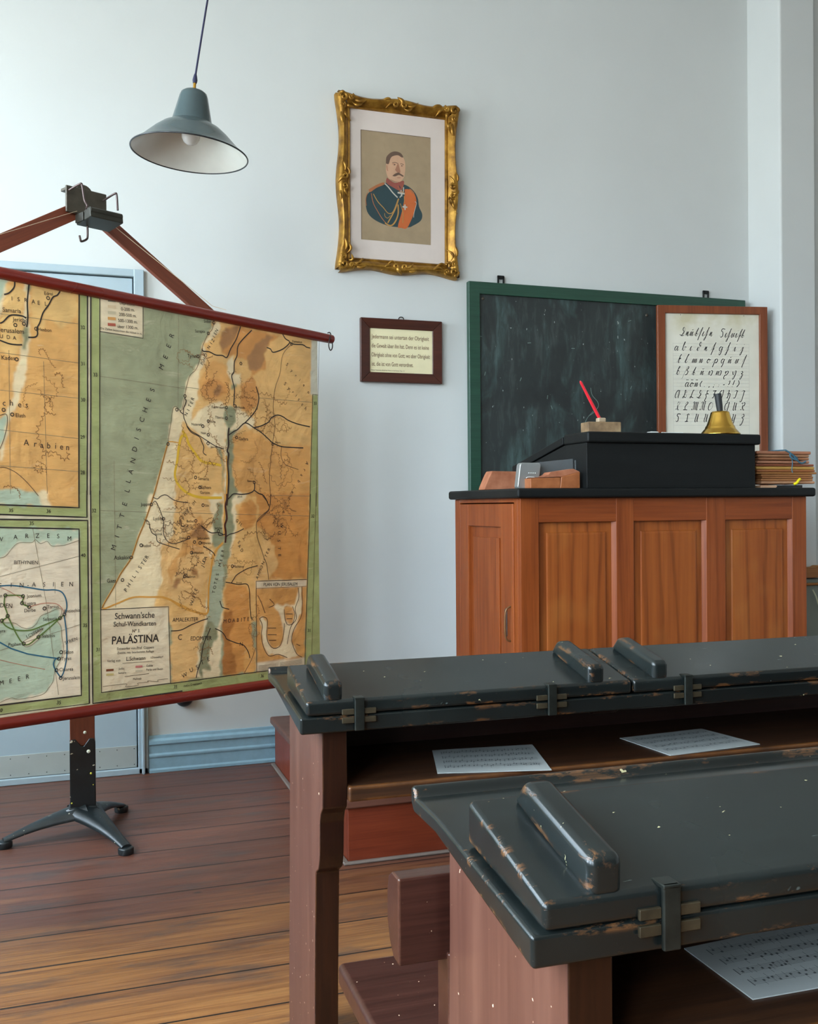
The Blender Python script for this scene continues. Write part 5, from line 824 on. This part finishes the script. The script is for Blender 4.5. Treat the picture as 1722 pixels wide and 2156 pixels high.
M_keyp = flat('key_plate', (98, 84, 80), .4, .6)
td = thing('teacher_desk', 'tall panelled brown cupboard desk with black top standing on the platform', 'desk', (1.425, 3.03, .202), 0)
DW, DD, DH = 1.175, .60, .921        # body; local x right, y back
bm = bmesh.new()
zt_, zb_ = DH, .0
st_x = [(0, .068), (.366, .436), (.735, .816), (1.111, DW)]
for a, b in st_x: bx(bm, (a, 0, zb_), (b, .024, zt_), .002)
f1 = obj('front_stile', bm, M_dkw, td)
for za, zb in ((DH-.083, DH), (0, .09)):
    bm = bmesh.new(); bx(bm, (.066, .001, za), (DW-.064, .024, zb), .002); obj('front_rail', bm, M_dkh, td)
def raised(bm, lo, hi, flat_, thick):
    """raised field panel in x-z plane, front toward -y"""
    (x0, z0), (x1, z1) = lo, hi; y0 = thick
    def ring(i, y): return [(x0+i, y, z0+i), (x1-i, y, z0+i), (x1-i, y, z1-i), (x0+i, y, z1-i)]
    R_ = [ring(-.004, y0), ring(.0, y0), ring(flat_, y0-.001), ring(flat_+.003, y0-.006), ring(flat_+.010, y0-.007)]
    vs = [[bm.verts.new(q) for q in r] for r in R_]
    for a, b in zip(vs, vs[1:]):
        for k in range(4): bm.faces.new((a[k], a[(k+1) % 4], b[(k+1) % 4], b[k]))
    bm.faces.new(vs[-1]); bk = [bm.verts.new(q) for q in ring(-.004, y0+.008)]
    bm.faces.new(bk[::-1])
    for k in range(4): bm.faces.new((bk[k], bk[(k+1) % 4], vs[0][(k+1) % 4], vs[0][k]))
    bmesh.ops.recalc_face_normals(bm, faces=bm.faces)
for a, b in ((.068, .366), (.436, .735), (.816, 1.111)):
    bm = bmesh.new(); raised(bm, (a, .09), (b, DH-.083), .034, .016); obj('front_panel', bm, M_pan, td)
# moulding strips on the right and top inner edges of each field
for a, b in ((.068, .366), (.436, .735), (.816, 1.111)):
    bm = bmesh.new(); prism(bm, [(b-.012, .014), (b, .001), (b, .016), (b-.012, .016)], 2, .09, DH-.083, 0)
    prism(bm, [(a+.006, .014), (a, .004), (a, .016), (a+.006, .016)], 2, .09, DH-.083, 0)
    obj('moulding', bm, M_dkw, td)
# left side: a door with sunken panel, jambs
bm = bmesh.new(); bx(bm, (.0, .024, 0), (.022, .052, DH), .003); bx(bm, (.0, DD-.05, 0), (.022, DD, DH), .003); bx(bm, (.001, .05, DH-.014), (.02, DD-.05, DH), .001); bx(bm, (.001, .05, 0), (.02, DD-.05, .06), .001); obj('side_jamb', bm, M_dkw, td)
bm = bmesh.new()
y0, y1 = .056, DD-.054
bx(bm, (-.001, y0, .064), (.018, y0+.105, DH-.018), .002); bx(bm, (-.001, y1-.082, .064), (.018, y1, DH-.018), .002)
bx(bm, (.0, y0+.10, DH-.10), (.0175, y1-.08, DH-.018), .002); bx(bm, (.0, y0+.10, .064), (.0175, y1-.08, .16), .002)
bx(bm, (.011, y0+.1, .15), (.016, y1-.08, DH-.09)); bx(bm, (.005, y0+.135, .20), (.0125, y1-.115, DH-.14), .002)
bx(bm, (-.005, y0-.004, .064), (.01, y0+.012, DH-.018), .004)
dd = obj('side_door', bm, M_dkw, td)
bm = bmesh.new(); prism(bm, [(y0+.062+a, .49+b) for a, b in rrect(.020, .10, .0099)], 0, -.004, .0, .001, 1); obj('key_plate', bm, M_keyp, dd)
bm = bmesh.new(); tube(bm, smooth_path([(-.001, y0+.026, .43), (-.02, y0+.026, .445), (-.020, y0+.026, .53), (-.001, y0+.026, .55)], 5), .0035, 8); obj('pull_handle', bm, flat('worn_handle', (120, 86, 54), .4, .4), dd)
bm = bmesh.new(); bx(bm, (DW-.022, .024, 0), (DW, DD, DH), .002); bx(bm, (.022, DD-.02, 0), (DW-.022, DD, DH), .002); obj('carcass', bm, M_dkw, td)
bm = bmesh.new(); bx(bm, (-.023, -.030, DH), (DW+.022, DD+.015, DH+.033), .009, 3); obj('desk_top', bm, M_blk, td)
# black writing box on top (slopes down towards the teacher)
TZ = .202+DH+.033
lb = thing('writing_box', 'black wooden writing box with sloping lid on the teacher desk', 'writing box', (1.683, 3.04, TZ), 0)
bm = bmesh.new(); prism(bm, [(0, 0), (.575, 0), (.575, .078), (.16, .158), (.0, .158)], 0, 0, .697, .002); obj('box_body', bm, M_blk, lb)
bm = bmesh.new(); bx(bm, (-.004, -.016, .158), (.712, .165, .196), .008, 3); obj('top_board', bm, M_blk, lb)
bm = bmesh.new(); prism(bm, [(.165, .160), (.165, .188), (.60, .100), (.60, .074)], 0, -.006, .705, .003); obj('sloping_lid', bm, M_blk, lb)

# small things on the box
BZ = TZ+.196
M_brs = flat('bell_brass', (222, 178, 84), .22, 1, var=.12, scale=16)
be = thing('hand_bell', 'brass hand bell with black handle on the writing box', 'bell', (2.272, 3.10, BZ))
bm = bmesh.new(); lathe(bm, [(.0725*k, z) for k, z in ((.96, 0), (1.0, .002), (1.0, .005), (.93, .010), (.84, .018), (.79, .022), (.77, .023), (.74, .028), (.71, .034), (.68, .035), (.60, .050), (.52, .068), (.475, .080), (.46, .084), (.40, .088), (.18, .090), (0, .090))], 64); lathe(bm, [(.067, .001), (.05, .03), (.035, .07), (0, .08)], 48); obj('bell_body', bm, M_brs, be)
bm = bmesh.new(); tube(bm, [(0, 0, .088), (-.003, 0, .11), (-.009, 0, .15), (-.010, 0, .154)], [.011, .0125, .0135, .012], 10); obj('handle', bm, flat('bell_handle_black', (38, 40, 42), .5), be)
bm = bmesh.new(); tube(bm, [(0, 0, .08), (.01, 0, .02)], .003, 8); bmesh.ops.create_uvsphere(bm, u_segments=12, v_segments=8, radius=.009, matrix=Matrix.Translation((.011, 0, .018))); obj('clapper', bm, M_steel, be)
M_ph = NT('stained_block_wood'); _n = M_ph.noise(M_ph.mp(), 22, 4); M_ph.col(M_ph.ramp(_n, [(.25, lin((84, 66, 48))), (.5, lin((134, 108, 78))), (.75, lin((164, 140, 104)))])); M_ph.p.inputs['Roughness'].default_value = .7; M_ph = M_ph.m
ib = thing('pen_block', 'stained wooden pen block at the left end of the writing box', 'pen holder', (1.775, 3.10, BZ), -.0)
bm = bmesh.new(); bx(bm, (-.052, -.005, 0), (.075, .060, .040), .003, M=Matrix.Rotation(math.radians(-4), 4, 'Z')); obj('block', bm, M_ph, ib)
bm = bmesh.new(); bx(bm, (-.004, .010, .040), (.026, .034, .056), .004); obj('grip_collar', bm, flat('collar_wood', (170, 150, 124), .6), ib)
bm = bmesh.new(); tube(bm, [(.008, .022, .050), (-.012, .022, .084), (-.068, .022, .180), (-.071, .022, .185)], [.0055, .0058, .0046, .002], 12)
tag(obj('pen', bm, flat('red_plastic', (222, 40, 54), .3)), 'thin red pen leaning out of the stained wooden block', 'pen').location = (1.775, 3.10, BZ)
M_chk = flat('chalk', (228, 232, 228), .8)
bm = bmesh.new(); prism(bm, [(-.024, 0), (.022, 0), (.018, .012), (-.012, .012)], 1, 0, .03, .002); o = obj('chalk_piece', bm, M_chk); o.location = (2.01, 3.13, BZ); tag(o, 'short wedge of white chalk lying on the writing box left of the bell', 'chalk')
bm = bmesh.new(); tube(bm, [(-.045, 0, .006), (.045, 0, .006)], .006, 10); o = obj('chalk_stick', bm, M_chk); o.location = (2.10, 3.15, BZ); tag(o, 'thin white chalk stick beside the brass bell', 'chalk')

# things standing in front of the box
M_terr = NT('cardboard_red'); _n = M_terr.noise(M_terr.mp(), 26, 4); M_terr.col(M_terr.ramp(_n, [(.3, lin((150, 88, 58))), (.7, lin((180, 116, 84)))])); M_terr.p.inputs['Roughness'].default_value = .7; M_terr = M_terr.m
M_leath = NT('brown_leather'); _n = M_leath.noise(M_leath.mp(), 30, 4); M_leath.col(M_leath.ramp(_n, [(.3, lin((140, 78, 38))), (.7, lin((170, 102, 60)))])); M_leath.p.inputs['Roughness'].default_value = .45; M_leath = M_leath.m
bm = bmesh.new(); prism(bm, [(0, 0), (.155, 0), (.168, .030), (.170, .066), (.032, .068), (.024, .055), (.004, .012)], 1, 0, .055, .003, M=Matrix.Rotation(.0, 4, 'Z')); o = obj('cardboard_case', bm, M_terr); o.location = (1.409, 3.30, TZ)
tag(o, 'reddish brown slanted case at the left end of the teacher desk', 'case')
M_alu = flat('aluminium', (160, 164, 162), .35, .6, var=.08, scale=8)
al = thing('aluminium_tin', 'silver upright aluminium tin between the two brown cases', 'tin', (1.452, 3.105, TZ), 0)
bm = bmesh.new(); prism(bm, [(x*1.0+.038+(z+.045)*.13, z+.045) for x, z in rrect(.080, .090, .010, 6)], 1, 0, .030, .004, 3); obj('tin_body', bm, M_alu, al)
bm = bmesh.new()
for k in range(4): tube(bm, [(.040+k*.008, -.001, .054), (.043+k*.008, -.001, .054)], .0016, 6)
tube(bm, smooth_path([(.062, -.001, .040), (.040, -.0015, .040), (.031, -.0015, .036), (.029, -.0015, .018), (.033, -.001, .004)], 5), .0013, 6); obj('embossing', bm, M_chk, al)
lc = thing('leather_case', 'brown leather case with raised flap in front of the clear stand', 'case', (1.478, 3.06, TZ), 0)
bm = bmesh.new(); prism(bm, [(0, 0), (.114, 0), (.114, .038), (.0, .035)], 1, 0, .05, .003); prism(bm, [(.112, 0), (.190, .0), (.190, .058), (.118, .040)], 1, -.0, .05, .003); obj('case_body', bm, M_leath, lc)
bm = bmesh.new(); prism(bm, [(0, .036), (.05, .040), (.070, .048), (.078, .056), (.165, .068), (.190, .058), (.118, .040)], 1, .002, .052, .003); obj('flap', bm, M_terr, lc)
ta = NT('clear_acrylic'); a_ = ta.n.new('ShaderNodeBsdfTransparent'); a_.inputs[0].default_value = (.86, .88, .88, 1); b_ = ta.n.new('ShaderNodeBsdfPrincipled'); b_.inputs['Base Color'].default_value = (.35, .37, .38, 1); b_.inputs['Roughness'].default_value = .12
ms_ = ta.n.new('ShaderNodeMixShader'); ms_.inputs[0].default_value = .22; ta.link(a_.outputs[0], ms_.inputs[1]); ta.link(b_.outputs[0], ms_.inputs[2]); ta.link(ms_.outputs[0], ta.n['Material Output'].inputs[0]); M_acr = ta.m
bm = bmesh.new()
AX0, AX1 = 1.530, 1.700
prism(bm, [(0, 0), (AX1-AX0, 0), (AX1-AX0, .104), (AX1-AX0-.004, .108), (.004, .092), (0, .088)], 1, .0, .004, .001)
prism(bm, [(AX1-AX0-.022, .0), (AX1-AX0, 0), (AX1-AX0, .102), (AX1-AX0-.022, .100)], 1, -.022, -.019, .001); bx(bm, (AX1-AX0-.004, -.022, 0), (AX1-AX0, .004, .103), .001); bx(bm, (0, -.022, 0), (AX1-AX0, .004, .003), .0005)
o = obj('acrylic_holder', bm, M_acr); o.location = (AX0, 3.138, TZ); tag(o, 'clear acrylic leaflet holder behind the brown leather case', 'holder')
# stack of wooden framed slates, tied with a ribbon
slc = [(176, 116, 84), (170, 122, 88), (164, 108, 72), (178, 122, 92), (150, 84, 56), (190, 146, 70), (160, 96, 52), (176, 118, 62), (168, 112, 66), (160, 104, 60), (172, 116, 70), (190, 140, 104)]
M_sl = [wood('slate_frame_%d' % k, tuple(int(v*.8) for v in c), c, tuple(min(255, int(v*1.1)) for v in c), 0, rough=.5, sc=2, sc2=3) for k, c in enumerate(slc)]
M_slate = flat('slate_stone', (44, 46, 48), .5)
lay = [(2.430, 2.680, 1.284, 1.296), (2.436, 2.672, 1.273, 1.283), (2.438, 2.672, 1.262, 1.272), (2.436, 2.674, 1.249, 1.260), (2.428, 2.694, 1.239, 1.247), (2.428, 2.698, 1.226, 1.238), (2.428, 2.694, 1.217, 1.2255), (2.428, 2.705, 1.209, 1.2165), (2.452, 2.688, 1.200, 1.2085), (2.454, 2.690, 1.192, 1.1995), (2.452, 2.690, 1.183, 1.1915), (2.446, 2.694, 1.172, 1.182)]
names = ['topmost', 'second from the top', 'third from the top', 'fourth from the top', 'fifth from top, dark reddish', 'sixth from the top, yellowish', 'seventh from the top', 'eighth from top, reaching furthest right', 'ninth from the top', 'tenth from the top', 'eleventh from the top', 'lowest long one, pale pinkish']
random.seed(5)
for k, (a, b, z0, z1) in enumerate(lay):
    t = thing('slate', 'framed slate in the stack on the teacher desk, '+names[k], 'slate', (a, 3.09+random.uniform(0, .008), z0), 0, 'wooden framed slates in a stack')
    L = b-a; dd_ = .17; fw2 = .022; h_ = z1-z0
    bm = bmesh.new(); bv = min(.0035, h_*.35)
    bx(bm, (0, 0, 0), (L, fw2, h_), bv); bx(bm, (0, dd_-fw2, 0), (L, dd_, h_), bv); bx(bm, (0, fw2-.003, .0003), (fw2, dd_-fw2+.003, h_-.0003), bv*.5); bx(bm, (L-fw2, fw2-.003, .0003), (L, dd_-fw2+.003, h_-.0003), bv*.5)
    obj('frame', bm, M_sl[k], t)
    bm = bmesh.new(); bx(bm, (fw2-.002, fw2-.002, h_*.3), (L-fw2+.002, dd_-fw2+.002, h_*.7)); obj('slate_panel', bm, M_slate, t)
bm = bmesh.new(); prism(bm, [(-.035, -.005), (.034, -.005), (.041, 0), (.038, .005), (-.035, .005)], 1, 0, .06, .002); bmesh.ops.rotate(bm, verts=bm.verts, cent=(0, 0, 0), matrix=Matrix.Rotation(0, 3, 'Y'))
o = obj('wooden_lath', bm, flat('pale_lath', (214, 170, 136), .5)); o.location = (2.474, 3.085, TZ+.0055); tag(o, 'short pale wooden lath under the left end of the slate stack', 'lath')
bm = bmesh.new(); bx(bm, (0, 0, 0), (.14, .12, .011), .002); o = obj('slate', bm, M_slate); o.location = (2.512, 3.11, TZ+.0005); tag(o, 'small dark slate at the very bottom of the stack of wooden-framed slates', 'slate', 'wooden framed slates in a stack')
M_rib = flat('blue_ribbon', (62, 108, 128), .6, var=.3, scale=60)
bm = bmesh.new()
tube(bm, smooth_path([(2.548, 3.080, 1.299), (2.565, 3.078, 1.290), (2.585, 3.076, 1.277), (2.600, 3.078, 1.268), (2.592, 3.074, 1.262), (2.570, 3.076, 1.272), (2.566, 3.076, 1.284), (2.58, 3.074, 1.276), (2.605, 3.076, 1.256), (2.622, 3.078, 1.250), (2.640, 3.079, 1.256)], 5), .0032, 8)
tube(bm, smooth_path([(2.575, 3.078, 1.268), (2.579, 3.079, 1.25), (2.577, 3.080, 1.226), (2.580, 3.080, 1.214)], 5), .0018, 6); tube(bm, smooth_path([(2.55, 3.08, 1.299), (2.55, 3.15, 1.300), (2.55, 3.27, 1.299)], 5), .0025, 6)
tag(obj('ribbon', bm, M_rib), 'blue ribbon tied round the upper slates of the stack', 'ribbon')
bm = bmesh.new(); tube(bm, smooth_path([(2.588, 3.083, 1.170), (2.598, 3.078, 1.176), (2.604, 3.077, 1.184), (2.613, 3.078, 1.190)], 5), .0052, 8)
tag(obj('yellow_tag', bm, flat('yellow_plastic', (232, 214, 20), .4)), 'small bright yellow tab on the lower slates of the stack', 'tag')

# ------------------------------------------------------------------ pupils' desks
def blackpaint(name, axis, amt=.035, rough=.25, edge=.009):
    t = NT(name); s = [30]*3; s[axis] = 3.0
    g = t.noise(t.mp(tuple(s)), 1.5, 5, .6); b = t.noise(t.mp(), 3.0, 4, .55)
    c = t.ramp(b, [(.3, lin((12, 16, 16))), (.7, lin((30, 36, 35)))])
    c = t.mix(t.math('MULTIPLY', t.step(g, .55, .8), .25), c, lin((44, 54, 52)))
    s3 = [52]*3; s3[axis] = 15; n = t.noise(t.mp(tuple(s3)), 1.3, 5, .7)
    chips = t.step(n, .765-amt, .775-amt)
    s4 = [26]*3; s4[axis] = 9; wear = t.step(t.noise(t.mp(tuple(s4)), 1.2, 6, .72), .55, .61)
    e = t.math('MULTIPLY', t.edge(edge, (.003, .022)), wear)
    k = t.math('MAXIMUM', e, chips)
    wd = t.ramp(g, [(.3, lin((84, 50, 26))), (.7, lin((144, 98, 58)))])
    wd = t.mix(chips, wd, t.ramp(b, [(.4, lin((150, 120, 70))), (.6, lin((196, 190, 150)))]))
    c = t.mix(k, c, wd); fl = t.step(t.noise(t.mp((1, 1.6, 1)), 48, 3, .6), .725, .735); c = t.mix(fl, c, lin((176, 168, 128))); sc = t.noise(t.mp((9, 60, 9)), 2, 3, .8); c = t.mix(t.math('MULTIPLY', t.step(sc, .72, .75), .5), c, lin((140, 156, 152)))
    t.col(c); t.link(t.ramp(b, [(.3, (rough*.75,)*3), (.7, (rough*1.2,)*3)]), t.p.inputs['Roughness'])
    t.bump(t.math('SUBTRACT', t.math('MULTIPLY', b, .5), k), .22, .003); t.p.inputs['Specular IOR Level'].default_value = .5
    return t.m
M_bp = blackpaint('desk_black_paint', 0); M_bpy = blackpaint('cleat_black_paint', 1, .0, .26, .009)
M_side = wood('desk_side_paint', (68, 38, 29), (88, 54, 43), (108, 72, 58), 2, rough=.45, sc=.6, blot=.9, speck=.72, bump=.05, spec=.55)
M_side_shade = wood('desk_edge_shaded', (20, 8, 4), (34, 14, 8), (56, 27, 14), 2, rough=.35, chip=(150, 92, 40), chipamt=.0, edge=.003)  # near edges of the side panels: their shade is put into a darker colour
M_shelf = wood('shelf_wood', (34, 20, 12), (50, 30, 18), (78, 46, 24), 0, rough=.42, chip=(160, 98, 40), chipamt=.03, edge=.008)
M_inner = wood('desk_inner_wood', (36, 17, 12), (48, 24, 17), (62, 32, 22), 0, rough=.5)
M_seat = wood('seat_wood', (36, 18, 14), (54, 28, 22), (74, 42, 34), 0, rough=.26, chip=(120, 80, 62), chipamt=.015, edge=.003, speck=.74)
M_clasp = flat('clasp_iron', (46, 50, 46), .4, .6, var=.3, scale=60)
M_plate = flat('hinge_plate', (66, 58, 42), .5, .4, var=.3, scale=60)

def pupil_desk(label, x0, y0, rz, lids, cleats, clasps, XL, bench=False):
    """x0,y0: floor point under the near left corner of the top; depth runs along +y"""
    T = thing('school_desk', label, 'desk', (x0, y0, 0), rz, 'black-topped school desks with sloping lids')
    # base frame of the top with pen ledge and raised rim
    bm = bmesh.new()
    prof = [(0, .700), (.255, .738), (.335, .738), (.345, .748), (.345, .768), (.334, .769), (.328, .758), (.255, .757), (0, .730)]
    prism(bm, prof, 0, 0, XL, .0045, 3)
    obj('top_frame', bm, M_bp, T)
    for i, (a, b) in enumerate(lids):
        bm = bmesh.new(); prism(bm, [(-.003, .732), (-.003, .758), (.180, .797), (.182, .751)], 0, a, b, .0065, 4)
        ld = obj('lid', bm, M_bp, T)
        for c in cleats:
            if a < c < b:
                bm = bmesh.new(); prism(bm, [(.000, .752), (-.001, .791), (.143, .822), (.172, .794)], 0, c-.017, c+.017, .0095, 5)
                obj('cleat', bm, M_bpy, ld)
    for c in clasps:
        bm = bmesh.new(); bx(bm, (c-.009, -.010, .703), (c+.009, -.004, .762), .002); bx(bm, (c-.009, -.010, .758), (c+.009, .012, .762), .001, M=None)
        cl = obj('clasp', bm, M_clasp, T)
        bm = bmesh.new()
        for sx in (-1, 1):
            for zz in (.722, .737): bx(bm, (c+sx*.020-.011, -.0065, zz-.005), (c+sx*.020+.011, -.002, zz+.005), .001)
        obj('clasp_plate', bm, M_plate, cl)
    # side panel cut from one plank, scalloped on the pupil side
    def side(xa, xb, nm):
        f = [(.018, .712), (.018, .600), (.020, .562), (.036, .548), (.044, .530), (.046, .500), (.048, .470), (.054, .450), (.060, .440), (.078, .430), (.084, .425), (.086, .400), (.100, .22), (.104, .10), (.104, 0)]
        bk = [(.36, 0), (.36, .10), (.345, .30), (.336, .45), (.330, .60), (.328, .736)]
        bm = bmesh.new(); prism(bm, f+bk+[(.255, .7375)], 0, xa, xb, .003)
        bm.normal_update()
        for g in bm.faces:
            if abs(g.normal.x) < .5 and g.calc_center_median().y < .2: g.material_index = 1
        return obj(nm, bm, [M_side, M_side_shade], T)
    side(.042, .088, 'side_panel')
    side(XL-.088, XL-.042, 'side_panel')
    # book shelf, back panel, fall under the top
    bm = bmesh.new(); bx(bm, (.088, .008, .572), (XL-.088, .315, .600), .005, 3); obj('book_shelf', bm, M_shelf, T)
    bm = bmesh.new(); bx(bm, (.088, .300, .573), (XL-.088, .322, .738), .001); obj('back_panel', bm, M_inner, T)
    bm = bmesh.new(); mid = lids[0][1]
    prism(bm, [(.06, .704), (.11, .672), (.30, .672), (.30, .738), (.2, .728)], 0, mid-.03, mid+.03, .003); obj('bracket', bm, M_inner, T)
    bm = bmesh.new(); bx(bm, (-.02, .30, .0), (XL-.03, .335, .045), .004) if False else bx(bm, (.088, .16, .03), (XL-.088, .22, .06), .004); obj('foot_rail', bm, M_inner, T)
    if bench:
        # backrest and seat of the row in front, fixed to this desk
        bm = bmesh.new(); prism(bm, [(.352, .55), (.352, .655), (.380, .655), (.396, .645), (.402, .625), (.402, .59), (.392, .566), (.376, .551)], 0, -.014, XL-.02, .003); obj('backrest', bm, M_seat, T)
        for xa in (.046, XL-.088):
            bm = bmesh.new(); prism(bm, [(.345, 0), (.385, 0), (.385, .27), (.64, .29), (.64, .3655), (.386, .3655), (.386, .56), (.345, .56)], 0, xa, xa+.042, .003); obj('seat_support', bm, M_seat, T)
        bm = bmesh.new(); prism(bm, [(.385, .366), (.385, .402), (.702, .402), (.702, .366)], 0, -.008, XL, .009, 4); obj('seat', bm, M_seat, T)
    return T
XF = 2.1
pupil_desk('black-topped school desk nearest the teacher desk, two sheets of music on its shelf', .373, 1.696, -.022, [(.010, .652), (.656, 1.36), (1.364, XF-.01)], [.060, .578, .718, 1.31, 1.43, 2.03], [.105, .480, .775, 1.27], XF)
pupil_desk('black-topped school desk in the foreground with a seat and backrest fixed behind it', .369, .768, -.024, [(.010, .652), (.656, 1.36), (1.364, XF-.01)], [.072, .578, .718, 1.31, 1.43, 2.03], [.132, .560, .775, 1.27], XF, True)

# music sheets
M_sheet = flat('sheet_paper', (170, 175, 173), .6, var=.03); M_note = flat('note_ink', (92, 96, 98), .7)
def music(label, pts, seed):
    """pts: four floor-plan corners (far left, far right, near right, near left)"""
    random.seed(seed); A, B, C_, D = [Vector((x, y, 0)) for x, y in pts]; O = (A+B+C_+D)/4
    bm = bmesh.new(); up_ = Vector((0, 0, .0012))
    vs = [bm.verts.new(q-O) for q in (D, C_, B, A)]+[bm.verts.new(q-O+up_) for q in (D, C_, B, A)]
    bm.faces.new(vs[3::-1]); bm.faces.new(vs[4:8])
    for k in range(4): bm.faces.new((vs[k], vs[(k+1) % 4], vs[4+(k+1) % 4], vs[4+k]))
    def P_(s, t): return (A*(1-s)+B*s)*(1-t)+(D*(1-s)+C_*s)*t-O+Vector((0, 0, .0016))
    def qd(s0, t0, s1, t1):
        f = bm.faces.new([bm.verts.new(P_(*k)) for k in ((s0, t1), (s1, t1), (s1, t0), (s0, t0))]); f.material_index = 1
    for r in range(4):
        t0 = .12+r*.2
        for l in range(5): qd(.08, t0+l*.020, .95, t0+l*.020+.003)
        s = .10
        while s < .93:
            t1 = t0+random.uniform(-.01, .07); up2 = random.random() < .6; qd(s, t1, s+.012, t1+.026); qd(s+(.010 if up2 else 0), t1-(.07 if up2 else -.02), s+(.012 if up2 else .002), t1+(.01 if up2 else .09)); s += random.choice((.022, .03, .04))
        qd(.078, t0-.01, .083, t0+.10)
    bmesh.ops.recalc_face_normals(bm, faces=bm.faces)
    o = obj('music_sheet', bm, [M_sheet, M_note]); o.location = (O.x, O.y, .6003); return tag(o, label, 'paper', 'music sheets on the desk shelves')
music('sheet of music on the far desk shelf, left of the two', [(.690, 1.895), (.902, 1.868), (.849, 1.676), (.640, 1.730)], 1)
music('sheet of music on the far desk shelf, right of the two, lying askew', [(1.101, 1.854), (1.315, 1.868), (1.343, 1.706), (1.118, 1.690)], 2)
music('sheet of music poking out of the foreground desk shelf', [(.645, .951), (.90, .965), (.885, .822), (.643, .830)], 3)
# round black fitting on the wall under the map
bm = bmesh.new(); lathe(bm, [(0, 0), (.036, 0), (.037, .006), (.034, .020), (.026, .030), (.01, .034), (0, .034)], 32, 0, Matrix.Translation((0, 0, 0)) @ Matrix.Rotation(PI/2, 4, 'X'))
o = obj('door_stop', bm, flat('black_rubber', (22, 22, 26), .4)); o.location = (.439, WY, .300); tag(o, 'round black door stop low on the wall just under the map', 'door stop')
